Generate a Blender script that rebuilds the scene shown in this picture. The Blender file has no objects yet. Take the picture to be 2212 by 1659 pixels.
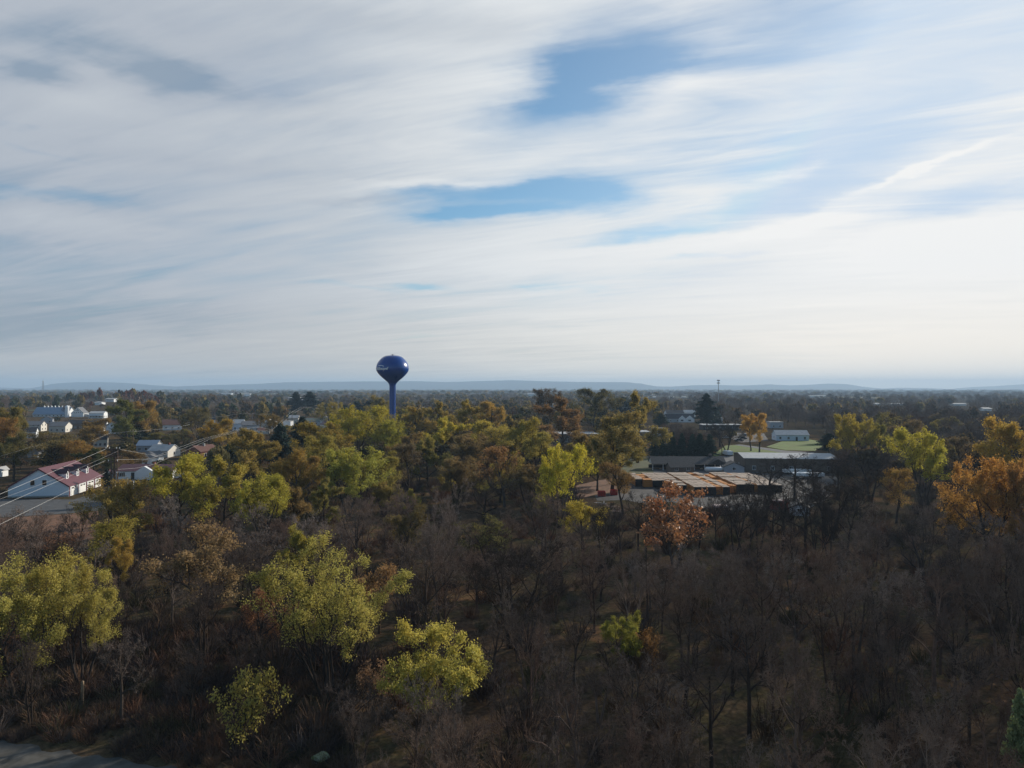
import bpy, math, random
import numpy as np
from mathutils import Vector

SC = bpy.context.scene
COL = SC.collection
R = math.radians
random.seed(7)
RNG = np.random.default_rng(11)

# ------------------------------------------------------------------ survey of the place
EYE = 28.0          # height of the drone above the ground, metres
FL = 1533.0         # focal length in survey units
CX, HY = 1106.0, 838.0

def dist(py):
    return EYE * FL / (py - HY)

def gx(px, d):
    return (px - CX) / FL * d

def ground_h(x, y):
    """gentle rises of the land (metres); flat near the wood and the town"""
    x = np.asarray(x, float); y = np.asarray(y, float)
    h = 9.0 * np.exp(-(((x + 520) / 190) ** 2 + ((y - 960) / 170) ** 2))
    h = h + 4.0 * np.exp(-(((x - 330) / 260) ** 2 + ((y - 1700) / 400) ** 2))
    h = h + 6.0 * np.exp(-(((x + 300) / 500) ** 2 + ((y - 2600) / 500) ** 2))
    return h

# ------------------------------------------------------------------ scene bookkeeping
def tag(o, label=None, cat=None, group=None, kind=None):
    if label: o['label'] = label
    if cat: o['category'] = cat
    if group: o['group'] = group
    if kind: o['kind'] = kind
    return o

def thing(name, label, cat, loc=(0, 0, 0), rz=0.0, group=None):
    o = bpy.data.objects.new(name, None)
    COL.objects.link(o)
    o.empty_display_size = 0.5
    o.location = loc
    o.rotation_euler = (0, 0, rz)
    return tag(o, label, cat, group)

def mesh_np(name, V, quads=None, tris=None, mat=None, attrs=None, cols=None):
    me = bpy.data.meshes.new(name)
    V = np.asarray(V, np.float32)
    quads = np.zeros((0, 4), np.int32) if quads is None else np.asarray(quads, np.int32)
    tris = np.zeros((0, 3), np.int32) if tris is None else np.asarray(tris, np.int32)
    nq, nt = len(quads), len(tris)
    me.vertices.add(len(V)); me.vertices.foreach_set('co', V.ravel())
    me.loops.add(nq * 4 + nt * 3)
    me.loops.foreach_set('vertex_index', np.concatenate([quads.ravel(), tris.ravel()]))
    me.polygons.add(nq + nt)
    start = np.concatenate([np.arange(nq) * 4, nq * 4 + np.arange(nt) * 3]).astype(np.int32)
    tot = np.concatenate([np.full(nq, 4), np.full(nt, 3)]).astype(np.int32)
    me.polygons.foreach_set('loop_start', start)
    me.polygons.foreach_set('loop_total', tot)
    if attrs:
        for k, v in attrs.items():
            a = me.attributes.new(k, 'FLOAT', 'FACE')
            a.data.foreach_set('value', np.asarray(v, np.float32))
    if cols is not None:
        a = me.attributes.new('tint', 'FLOAT_COLOR', 'FACE')
        c = np.ones((len(cols), 4), np.float32); c[:, :3] = cols
        a.data.foreach_set('color', c.ravel())
    me.update(calc_edges=True)
    if mat: me.materials.append(mat)
    return me

def put(name, me, parent=None, loc=None, color=None):
    o = bpy.data.objects.new(name, me)
    COL.objects.link(o)
    if parent: o.parent = parent
    if loc is not None: o.location = loc
    if color is not None: o.color = (color[0], color[1], color[2], 1)
    return o

class MB:
    """collects boxes, prisms, tubes of one part"""
    def __init__(self): self.v = []; self.f = []
    def poly(self, pts, faces):
        n = len(self.v); self.v += [tuple(p) for p in pts]; self.f += [tuple(i + n for i in f) for f in faces]; return self
    def box(self, x0, x1, y0, y1, z0, z1):
        p = [(x0,y0,z0),(x1,y0,z0),(x1,y1,z0),(x0,y1,z0),(x0,y0,z1),(x1,y0,z1),(x1,y1,z1),(x0,y1,z1)]
        return self.poly(p, [(3,2,1,0),(4,5,6,7),(0,1,5,4),(1,2,6,5),(2,3,7,6),(3,0,4,7)])
    def extrude(self, prof, vec):
        """closed profile (3-D points) extruded along vec"""
        n = len(prof); p = [tuple(a) for a in prof] + [tuple(np.add(a, vec)) for a in prof]
        fs = [tuple(range(n))[::-1], tuple(range(n, 2 * n))] + [(i, (i + 1) % n, n + (i + 1) % n, n + i) for i in range(n)]
        return self.poly(p, fs)
    def tube(self, pts, rad, sides=6, cap=True):
        pts = [Vector(p) for p in pts]
        rad = rad if isinstance(rad, (list, tuple)) else [rad] * len(pts)
        n0 = len(self.v)
        for i, p in enumerate(pts):
            d = (pts[min(i + 1, len(pts) - 1)] - pts[max(i - 1, 0)]).normalized()
            a = d.cross(Vector((0, 0, 1)) if abs(d.z) < .9 else Vector((1, 0, 0))).normalized(); b = d.cross(a)
            for k in range(sides):
                t = 2 * math.pi * k / sides
                self.v.append(tuple(p + (a * math.cos(t) + b * math.sin(t)) * rad[i]))
        for i in range(len(pts) - 1):
            for k in range(sides):
                a0 = n0 + i * sides + k; a1 = n0 + i * sides + (k + 1) % sides
                self.f.append((a0, a1, a1 + sides, a0 + sides))
        if cap:
            self.f.append(tuple(n0 + k for k in range(sides))[::-1])
            self.f.append(tuple(n0 + (len(pts) - 1) * sides + k for k in range(sides)))
        return self
    def lathe(self, prof, seg=24):
        n0 = len(self.v)
        for r, z in prof:
            for k in range(seg):
                t = 2 * math.pi * k / seg; self.v.append((r * math.cos(t), r * math.sin(t), z))
        for i in range(len(prof) - 1):
            for k in range(seg):
                a0 = n0 + i * seg + k; a1 = n0 + i * seg + (k + 1) % seg
                self.f.append((a0, a1, a1 + seg, a0 + seg))
        return self
    def build(self, name, mat, parent=None, loc=None, rot=None, smooth=False):
        me = bpy.data.meshes.new(name)
        me.from_pydata(self.v, [], self.f); me.update()
        me.materials.append(mat)
        if smooth: me.polygons.foreach_set('use_smooth', [True] * len(me.polygons))
        o = put(name, me, parent, loc)
        if rot: o.rotation_euler = rot
        return o

def copy_tree(o, parent=None):
    c = o.copy(); COL.objects.link(c); c.parent = parent
    for ch in list(o.children): copy_tree(ch, c)
    return c

# ------------------------------------------------------------------ materials
def nd(nt, typ, **kw):
    n = nt.nodes.new(typ)
    for k, v in kw.items():
        if k.startswith('i_'):
            key = k[2:]
            n.inputs[int(key) if key.isdigit() else key.replace('_', ' ')].default_value = v
        else: setattr(n, k, v)
    return n

def newmat(name):
    m = bpy.data.materials.new(name); m.use_nodes = True
    nt = m.node_tree; nt.nodes.clear()
    out = nt.nodes.new('ShaderNodeOutputMaterial')
    return m, nt, out

def plain(name, col, rough=.8, var=.25, scale=1.5, metal=0.0, spec=.3, stretch=(1, 1, 1), bump=0.0, col2=None):
    """painted, sided or tarred surface with uneven tone"""
    m, nt, out = newmat(name); L = nt.links.new
    b = nd(nt, 'ShaderNodeBsdfPrincipled'); b.inputs['Roughness'].default_value = rough
    b.inputs['Metallic'].default_value = metal; b.inputs['Specular IOR Level'].default_value = spec
    tc = nd(nt, 'ShaderNodeTexCoord'); mp = nd(nt, 'ShaderNodeMapping'); mp.inputs['Scale'].default_value = stretch
    L(tc.outputs['Object'], mp.inputs[0])
    n1 = nd(nt, 'ShaderNodeTexNoise', i_Scale=scale, i_Detail=6.0, i_Roughness=.65)
    L(mp.outputs[0], n1.inputs['Vector'])
    mx = nd(nt, 'ShaderNodeMix', data_type='RGBA')
    c2 = col2 if col2 else tuple(c * (1 - var) for c in col)
    mx.inputs[6].default_value = (*c2, 1); mx.inputs[7].default_value = (*(min(1, c * (1 + var * .5)) for c in col), 1)
    rp = nd(nt, 'ShaderNodeMapRange'); rp.inputs['From Min'].default_value = .33; rp.inputs['From Max'].default_value = .67
    L(n1.outputs['Fac'], rp.inputs[0]); L(rp.outputs[0], mx.inputs[0])
    L(mx.outputs[2], b.inputs['Base Color'])
    if bump:
        bp = nd(nt, 'ShaderNodeBump', i_Strength=bump, i_Distance=.05); L(n1.outputs['Fac'], bp.inputs['Height']); L(bp.outputs[0], b.inputs['Normal'])
    L(b.outputs[0], out.inputs[0])
    return m

def siding(name, col, pitch=.22, axis='Z', depth=.25):
    """boards or standing seams: fine lines of shadow gap"""
    m, nt, out = newmat(name); L = nt.links.new
    b = nd(nt, 'ShaderNodeBsdfPrincipled', i_Roughness=.6)
    tc = nd(nt, 'ShaderNodeTexCoord')
    wv = nd(nt, 'ShaderNodeTexWave', wave_type='BANDS', bands_direction=axis, wave_profile='SAW', i_Scale=.314 / pitch / .5)
    L(tc.outputs['Object'], wv.inputs['Vector'])
    n1 = nd(nt, 'ShaderNodeTexNoise', i_Scale=.7, i_Detail=5.0); L(tc.outputs['Object'], n1.inputs['Vector'])
    mx = nd(nt, 'ShaderNodeMix', data_type='RGBA'); mx.inputs[6].default_value = (*(c * .86 for c in col), 1); mx.inputs[7].default_value = (*col, 1)
    L(n1.outputs['Fac'], mx.inputs[0]); L(mx.outputs[2], b.inputs['Base Color'])
    bp = nd(nt, 'ShaderNodeBump', i_Strength=depth, i_Distance=.03); L(wv.outputs['Fac'], bp.inputs['Height']); L(bp.outputs[0], b.inputs['Normal'])
    L(b.outputs[0], out.inputs[0])
    return m

def leafmat(name, warm=(1.12, .93, .74), cool=(.93, .97, .88), trans=.48, attr_tint=False, gloss=.015):
    m, nt, out = newmat(name); L = nt.links.new
    if attr_tint:
        src = nd(nt, 'ShaderNodeAttribute', attribute_name='tint'); base = src.outputs['Color']
    else:
        oi = nd(nt, 'ShaderNodeObjectInfo'); base = oi.outputs['Color']
    tn = nd(nt, 'ShaderNodeAttribute', attribute_name='tone')
    mul = nd(nt, 'ShaderNodeMix', data_type='RGBA', blend_type='MULTIPLY'); mul.inputs[0].default_value = 1
    L(base, mul.inputs[6]); mul.inputs[7].default_value = (*warm, 1)
    mx = nd(nt, 'ShaderNodeMix', data_type='RGBA'); L(tn.outputs['Fac'], mx.inputs[0]); ml2 = nd(nt, 'ShaderNodeMix', data_type='RGBA', blend_type='MULTIPLY'); ml2.inputs[0].default_value = 1; L(base, ml2.inputs[6]); ml2.inputs[7].default_value = (*cool, 1)
    L(ml2.outputs[2], mx.inputs[6]); L(mul.outputs[2], mx.inputs[7])
    df = nd(nt, 'ShaderNodeBsdfDiffuse'); tr = nd(nt, 'ShaderNodeBsdfTranslucent')
    L(mx.outputs[2], df.inputs[0]); L(mx.outputs[2], tr.inputs[0])
    ms = nd(nt, 'ShaderNodeMixShader'); ms.inputs[0].default_value = trans
    L(df.outputs[0], ms.inputs[1]); L(tr.outputs[0], ms.inputs[2])
    gl = nd(nt, 'ShaderNodeBsdfGlossy', i_Roughness=.5); gl.inputs[0].default_value = (.8, .8, .8, 1)
    m2 = nd(nt, 'ShaderNodeMixShader'); m2.inputs[0].default_value = gloss
    L(ms.outputs[0], m2.inputs[1]); L(gl.outputs[0], m2.inputs[2])
    L(m2.outputs[0], out.inputs[0])
    return m

def barkmat(name, attr_tint=False):
    m, nt, out = newmat(name); L = nt.links.new
    b = nd(nt, 'ShaderNodeBsdfDiffuse', i_Roughness=.4)
    if attr_tint:
        s = nd(nt, 'ShaderNodeAttribute', attribute_name='tint'); base = s.outputs['Color']
    else:
        s = nd(nt, 'ShaderNodeObjectInfo'); base = s.outputs['Color']
    g = nd(nt, 'ShaderNodeNewGeometry')
    n1 = nd(nt, 'ShaderNodeTexNoise', i_Scale=.9, i_Detail=4.0); L(g.outputs['Position'], n1.inputs['Vector'])
    mx = nd(nt, 'ShaderNodeMix', data_type='RGBA', blend_type='MULTIPLY'); mx.inputs[0].default_value = 1
    cr = nd(nt, 'ShaderNodeValToRGB'); cr.color_ramp.elements[0].color = (.6, .58, .56, 1); cr.color_ramp.elements[0].position = .3
    cr.color_ramp.elements[1].color = (1.3, 1.25, 1.2, 1); cr.color_ramp.elements[1].position = .72
    L(n1.outputs['Fac'], cr.inputs[0]); L(base, mx.inputs[6]); L(cr.outputs[0], mx.inputs[7])
    L(mx.outputs[2], b.inputs[0]); L(b.outputs[0], out.inputs[0])
    return m

M = {}
M['leaf'] = leafmat('autumn_leaf')
M['oakleaf'] = leafmat('oak_leaf', warm=(1.05, .75, .6), trans=.3, gloss=.07)
M['needle'] = leafmat('conifer_needle', warm=(.7, .85, .9), trans=.15, gloss=.05)
M['wood_leaf'] = leafmat('woodland_leaf', warm=(1.1, .85, .7), trans=.3, attr_tint=True, gloss=.01)
M['brush'] = barkmat('brush_stem', attr_tint=True)
M['bark'] = barkmat('bark')
M['white_side'] = siding('white_siding', (.78, .79, .78))
M['white_paint'] = plain('white_paint', (.78, .78, .76), .6, .12)
M['cream'] = siding('cream_siding', (.62, .58, .50))
M['pale_blue'] = siding('pale_blue_siding', (.72, .76, .80))
M['grey_side'] = siding('grey_siding', (.42, .43, .45))
M['brick'] = plain('red_brick', (.23, .085, .055), .85, .35, 6)
M['tan_block'] = plain('tan_block_wall', (.17, .13, .10), .85, .2, .6)
M['dark_wall'] = plain('dark_wall', (.05, .047, .045), .8, .3)
M['maroon_metal'] = siding('maroon_metal_roof', (.13, .045, .054), .5, 'Y', .35)
M['maroon_dark'] = siding('dark_maroon_roof', (.06, .022, .03), .5, 'X', .3)
M['maroon_trim'] = plain('maroon_trim', (.13, .03, .04), .5, .15)
M['rust_roof'] = plain('rust_shingle_roof', (.17, .085, .065), .9, .3, 3)
M['grey_roof'] = plain('grey_shingle_roof', (.17, .17, .175), .9, .3, 3)
M['pale_roof'] = plain('pale_grey_roof', (.42, .42, .41), .7, .2, .8)
M['dark_roof'] = plain('dark_shingle_roof', (.045, .045, .052), .9, .35, 3)
M['shed_roof'] = plain('weathered_shed_roof', (.085, .078, .072), .85, .45, 2.2, bump=.3)
M['blue_roof'] = siding('blue_grey_metal_roof', (.24, .31, .40), .6, 'X', .3)
M['green_roof'] = plain('grey_green_roof', (.16, .185, .16), .9, .25, 2)
M['glass'] = plain('window_glass', (.012, .016, .02), .08, .2, 1, spec=.8)
M['door'] = plain('garage_door_paint', (.72, .71, .66), .5, .08)
M['tower'] = plain('royal_blue_tank_paint', (.004, .052, .25), .25, .1, .25, spec=.5)
M['tower_dark'] = plain('dark_hatch', (.02, .02, .025), .5, .2)
M['letter'] = plain('white_lettering', (.85, .86, .88), .5, .08)
M['concrete'] = plain('concrete', (.34, .33, .31), .85, .2, .8)
M['steel'] = plain('galvanised_steel', (.3, .3, .31), .45, .2, 2, metal=.6)
M['pole'] = plain('weathered_pole', (.115, .075, .055), .85, .3, 3)
M['wire'] = plain('aluminium_wire', (.62, .60, .56), .45, .1, 4)
M['wire_dim'] = plain('weathered_wire', (.40, .38, .36), .6, .1, 4)
M['red'] = plain('red_container_paint', (.42, .035, .02), .55, .25, 1.5)
M['faded_red'] = plain('faded_red_paint', (.2, .05, .04), .7, .35, 1.5)
M['pink_top'] = plain('faded_tarp', (.42, .33, .31), .8, .2, 1.2)
M['orange_lumber'] = plain('orange_timber', (.52, .215, .05), .8, .35, 1.6, stretch=(6, .6, 8))
M['lumber_wrap'] = plain('grey_timber_wrap', (.46, .37, .29), .75, .4, 1.4, stretch=(1.2, 2.5, 1), col2=(.22, .15, .10))
M['lumber_end'] = plain('dark_timber_ends', (.035, .03, .027), .9, .5, 9)
M['old_plank'] = plain('old_plank', (.20, .13, .085), .85, .4, 3)
M['rubber'] = plain('tyre_rubber', (.015, .015, .016), .8, .2)
M['car_white'] = plain('white_vehicle_paint', (.72, .73, .74), .3, .05)
M['car_dark'] = plain('dark_vehicle_paint', (.02, .022, .028), .25, .1)
M['car_silver'] = plain('silver_vehicle_paint', (.34, .37, .42), .3, .1)
M['bin'] = plain('dark_bin_plastic', (.012, .015, .018), .5, .3)
M['moss_lid'] = plain('mossy_lid', (.21, .22, .19), .85, .5, 3.5, stretch=(1, 5, 1), col2=(.14, .19, .035))
M['post'] = plain('pale_post_wood', (.33, .23, .14), .8, .3, 4)
# ------------------------------------------------------------------ camera, sun, sky, air
cam = bpy.data.cameras.new('camera'); co = bpy.data.objects.new('camera', cam); COL.objects.link(co)
cam.sensor_width = 36; cam.lens = 36 * FL / 2212; cam.clip_end = 60000; cam.clip_start = .5
co.location = (0, 0, EYE); co.rotation_euler = (R(90 + .318), 0, 0)
SC.camera = co

SUN_AZ, SUN_EL = 52.0, 21.0
sv = Vector((math.sin(R(SUN_AZ)) * math.cos(R(SUN_EL)), math.cos(R(SUN_AZ)) * math.cos(R(SUN_EL)), math.sin(R(SUN_EL))))
sl = bpy.data.lights.new('sun', 'SUN'); sl.energy = 5.0; sl.angle = R(.6); sl.color = (1, .93, .82)
so = bpy.data.objects.new('sun', sl); COL.objects.link(so); so.rotation_euler = sv.to_track_quat('Z', 'Y').to_euler()

SC.view_settings.view_transform = 'Standard'; SC.view_settings.look = 'None'
SC.view_settings.exposure = 0; SC.view_settings.gamma = 1
cy = SC.cycles
cy.use_denoising = True; cy.max_bounces = 5; cy.diffuse_bounces = 2; cy.glossy_bounces = 2; cy.transmission_bounces = 3
cy.transparent_max_bounces = 4; cy.volume_bounces = 0; cy.sample_clamp_indirect = 4; cy.caustics_reflective = False; cy.caustics_refractive = False
cy.use_adaptive_sampling = False

w = bpy.data.worlds.new('World'); SC.world = w; w.use_nodes = True
nt = w.node_tree; nt.nodes.clear(); L = nt.links.new
wout = nd(nt, 'ShaderNodeOutputWorld'); bg = nd(nt, 'ShaderNodeBackground', i_Strength=.1); L(bg.outputs[0], wout.inputs[0])
tc = nd(nt, 'ShaderNodeTexCoord')
def mth(op, a, b=None, c=None, clamp=False):
    n = nt.nodes.new('ShaderNodeMath'); n.operation = op; n.use_clamp = clamp
    for i, v in enumerate((a, b, c)):
        if v is None: continue
        if isinstance(v, (int, float)): n.inputs[i].default_value = v
        else: L(v, n.inputs[i])
    return n.outputs[0]
def sstep(v, lo, hi):
    n = nd(nt, 'ShaderNodeMapRange', interpolation_type='SMOOTHSTEP'); L(v, n.inputs[0])
    n.inputs[1].default_value = lo; n.inputs[2].default_value = hi
    return n.outputs[0]
def rgbmix(f, a, b):
    n = nd(nt, 'ShaderNodeMix', data_type='RGBA'); n.clamp_factor = True
    if isinstance(f, (int, float)): n.inputs[0].default_value = f
    else: L(f, n.inputs[0])
    for i, v in ((6, a), (7, b)):
        if isinstance(v, tuple): n.inputs[i].default_value = (*v, 1)
        else: L(v, n.inputs[i])
    return n.outputs[2]
sep = nd(nt, 'ShaderNodeSeparateXYZ'); L(tc.outputs['Generated'], sep.inputs[0])
X, Y, Z = sep.outputs
hyp = mth('SQRT', mth('ADD', mth('MULTIPLY', X, X), mth('MULTIPLY', Y, Y)))
Zc = mth('MAXIMUM', Z, 0.0)
A0 = mth('ARCTAN2', X, Y); E0 = mth('DIVIDE', Z, mth('MAXIMUM', hyp, .02))
# the cloud sheet, seen as a plane overhead: streaks run towards the far left
k = mth('ADD', Zc, .10)
qx = mth('DIVIDE', X, k); qy = mth('DIVIDE', Y, k)
cq = nd(nt, 'ShaderNodeCombineXYZ'); L(qx, cq.inputs[0]); L(qy, cq.inputs[1])
rotm = nd(nt, 'ShaderNodeMapping'); rotm.vector_type = 'TEXTURE'; rotm.inputs['Rotation'].default_value = (0, 0, R(160)); L(cq.outputs[0], rotm.inputs[0])
def streak(sx, sy, detail, rough, dist_, off):
    mp = nd(nt, 'ShaderNodeMapping'); mp.inputs['Scale'].default_value = (sx, sy, 1); mp.inputs['Location'].default_value = (off, off * 1.7, 0)
    L(rotm.outputs[0], mp.inputs[0])
    n = nd(nt, 'ShaderNodeTexNoise', i_Scale=1.0, i_Detail=detail, i_Roughness=rough, i_Distortion=dist_); L(mp.outputs[0], n.inputs['Vector'])
    return n.outputs['Fac']
nA = streak(.33, .95, 7.0, .52, .7, 3.1)
nB = streak(.8, 3.1, 6.0, .58, .9, 9.4)
nD = streak(1.2, 8.5, 6.0, .62, 1.2, 2.2)
nC = streak(.16, .42, 3.0, .5, .3, 5.7)
# warp for the hand-surveyed openings
wn = nd(nt, 'ShaderNodeTexNoise', i_Scale=5.5, i_Detail=5.0, i_Roughness=.6)
mpw = nd(nt, 'ShaderNodeMapping'); mpw.inputs['Scale'].default_value = (.6, .6, 2.2); L(tc.outputs['Generated'], mpw.inputs[0]); L(mpw.outputs[0], wn.inputs['Vector'])
ws = nd(nt, 'ShaderNodeSeparateColor'); L(wn.outputs['Color'], ws.inputs[0])
A = mth('ADD', A0, mth('MULTIPLY', mth('SUBTRACT', ws.outputs[0], .5), .34))
E = mth('ADD', E0, mth('MULTIPLY', mth('SUBTRACT', ws.outputs[1], .5), .075))
def blob(px, py, rx, ry, rot=0):
    u = (px - CX) / FL; a0 = math.atan(u); c = math.cos(a0); e0 = (HY - py) / FL * c
    ra = rx / FL * c * c; re = ry / FL * c
    da = mth('SUBTRACT', A, a0); de = mth('SUBTRACT', E, e0)
    cr, sr = math.cos(R(rot)), math.sin(R(rot))
    p = mth('ADD', mth('MULTIPLY', da, cr), mth('MULTIPLY', de, sr)); q = mth('SUBTRACT', mth('MULTIPLY', de, cr), mth('MULTIPLY', da, sr))
    p = mth('DIVIDE', p, ra); q = mth('DIVIDE', q, re)
    r2 = mth('ADD', mth('MULTIPLY', p, p), mth('MULTIPLY', q, q))
    return mth('EXPONENT', mth('MULTIPLY', r2, -1.0))
def total(lst):
    acc = None
    for (*g, s) in lst:
        t = mth('MULTIPLY', blob(*g), s); acc = t if acc is None else mth('ADD', acc, t)
    return acc
# (px, py, rx, ry, tilt, strength): openings where the blue shows through
holes = total([(1300,140,150,56,8,.85),(1190,212,150,52,12,.75),(1330,40,120,70,0,.4),(1250,240,240,80,12,.34),(1420,330,180,40,10,.22),(1140,414,215,28,3,1.15),(1085,466,130,17,2,1.5),(1265,430,90,34,0,.7),
    (1370,508,150,17,9,.65),(1640,543,95,9,0,.45),(1500,552,70,9,0,.45),(1890,300,300,110,12,.55),(1660,60,300,60,8,.62),(2060,440,190,24,3,.55),(1700,420,300,46,9,.42),
    (925,618,85,9,-3,.75),(790,622,90,8,-4,.4),(1235,620,60,8,0,.38),(860,731,70,7,0,.32),(120,424,90,16,6,.5),(60,285,50,9,0,.35),(95,333,90,8,-3,.35),(30,430,40,10,0,.3)])
darks = total([(330,150,210,48,-6,.95),(60,158,90,26,0,.6),(1080,60,220,60,0,.35),(420,70,260,60,0,.35),(30,700,170,50,0,.35),(380,690,200,42,4,.25),(520,365,300,26,0,.25),(700,30,300,40,0,.3),(820,432,120,7,4,.5)])
whites = total([(1660,492,260,26,6,.65),(2100,520,330,52,0,.8),(1900,640,420,90,0,.45),(2080,790,420,60,0,.9),(1480,180,120,70,25,.30),(2050,362,230,9,13,.75),(1760,372,130,12,12,.45),(1240,560,240,26,0,.3),(1010,396,260,10,3,.35),(1180,345,200,28,5,.25),(180,215,160,32,0,.35),(190,505,170,40,0,.5),(150,780,260,30,0,.35)])
sd = nd(nt, 'ShaderNodeVectorMath', operation='DOT_PRODUCT'); L(tc.outputs['Generated'], sd.inputs[0]); sd.inputs[1].default_value = sv
near = sstep(sd.outputs['Value'], .05, 1.02)
# cover of the sheet
cov = mth('ADD', mth('ADD', .93, mth('MULTIPLY', mth('SUBTRACT', nA, .5), 1.1)), mth('MULTIPLY', mth('SUBTRACT', nB, .5), 1.1))
cov = mth('ADD', cov, mth('MULTIPLY', mth('SUBTRACT', nC, .5), .5)); cov = mth('ADD', cov, mth('MULTIPLY', mth('SUBTRACT', nD, .5), .36))
upper = mth('MULTIPLY', sstep(E0, .12, .30), sstep(A0, .05, .45))
cov = mth('SUBTRACT', cov, mth('MULTIPLY', upper, mth('SUBTRACT', .34, mth('MULTIPLY', mth('SUBTRACT', nB, .5), 1.6))))
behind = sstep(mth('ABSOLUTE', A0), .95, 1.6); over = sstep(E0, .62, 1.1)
cov = mth('SUBTRACT', cov, mth('MULTIPLY', mth('MAXIMUM', behind, over), .75))  # unseen cloud overhead and behind the camera thinned to weaken the fill light
cov = mth('SUBTRACT', cov, holes); cov = mth('ADD', cov, mth('MULTIPLY', whites, .9))
lowe = sstep(E0, .16, .0)
cov = mth('ADD', cov, mth('MULTIPLY', lowe, .35))
cov = sstep(cov, -.22, 1.12)
sky = nd(nt, 'ShaderNodeTexSky', sky_type='NISHITA'); sky.sun_disc = False; sky.sun_elevation = R(SUN_EL); sky.sun_rotation = R(SUN_AZ)
sky.altitude = 100; sky.air_density = 1.0; sky.dust_density = 1.2; sky.ozone_density = 1.5
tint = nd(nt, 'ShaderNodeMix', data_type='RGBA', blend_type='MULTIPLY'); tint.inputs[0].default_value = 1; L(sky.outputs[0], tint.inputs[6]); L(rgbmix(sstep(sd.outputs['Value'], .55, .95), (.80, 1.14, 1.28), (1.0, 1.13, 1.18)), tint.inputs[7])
# light through the sheet: brighter towards the sun, greyer where it is thick
tone = mth('ADD', mth('MULTIPLY', near, .79), mth('MULTIPLY', mth('SUBTRACT', nB, .5), .30))
tone = mth('ADD', tone, mth('MULTIPLY', mth('SUBTRACT', nA, .5), .25)); tone = mth('ADD', tone, mth('MULTIPLY', mth('SUBTRACT', nD, .5), .16))
tone = mth('ADD', tone, mth('MULTIPLY', whites, .28)); tone = mth('SUBTRACT', tone, mth('MULTIPLY', darks, .34))
ramp = nd(nt, 'ShaderNodeValToRGB'); cr = ramp.color_ramp
cr.elements[0].position = 0; cr.elements[0].color = (.285, .36, .455, 1); cr.elements[1].position = 1; cr.elements[1].color = (.93, .93, .92, 1)
for p, c in ((.16, (.45, .495, .56)), (.38, (.55, .59, .635)), (.66, (.76, .79, .81))):
    e = cr.elements.new(p); e.color = (*c, 1)
L(mth('ADD', tone, .10, clamp=True), ramp.inputs[0])
up = nd(nt, 'ShaderNodeMix', data_type='RGBA', blend_type='MULTIPLY'); up.inputs[0].default_value = 1; up.clamp_result = False
L(ramp.outputs[0], up.inputs[6]); up.inputs[7].default_value = (10, 10, 10, 1)
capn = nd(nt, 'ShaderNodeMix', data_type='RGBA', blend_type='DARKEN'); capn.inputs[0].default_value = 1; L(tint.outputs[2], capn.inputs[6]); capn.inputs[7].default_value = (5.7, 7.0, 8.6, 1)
warmlow = rgbmix(sstep(E0, .16, .0), (1, 1, 1), (1.17, 1.06, .92))
wl = nd(nt, 'ShaderNodeMix', data_type='RGBA', blend_type='MULTIPLY'); wl.inputs[0].default_value = 1; L(up.outputs[2], wl.inputs[6]); L(warmlow, wl.inputs[7])
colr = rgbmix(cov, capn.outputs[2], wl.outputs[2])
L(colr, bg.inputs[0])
w.cycles.sampling_method = 'MANUAL'; w.cycles.sample_map_resolution = 512

# one box of even air round everything
hz = MB().box(-16500, 16500, -700, 14300, -4, 185)
m, hnt, hout = newmat('air'); vol = nd(hnt, 'ShaderNodeVolumePrincipled'); vol.inputs['Color'].default_value = (.54, .75, .97, 1)
vol.inputs['Density'].default_value = 1.2e-4; vol.inputs['Anisotropy'].default_value = 0.1
hnt.links.new(vol.outputs[0], hout.inputs['Volume'])
ho = hz.build('haze', m); tag(ho, kind='stuff')

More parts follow.
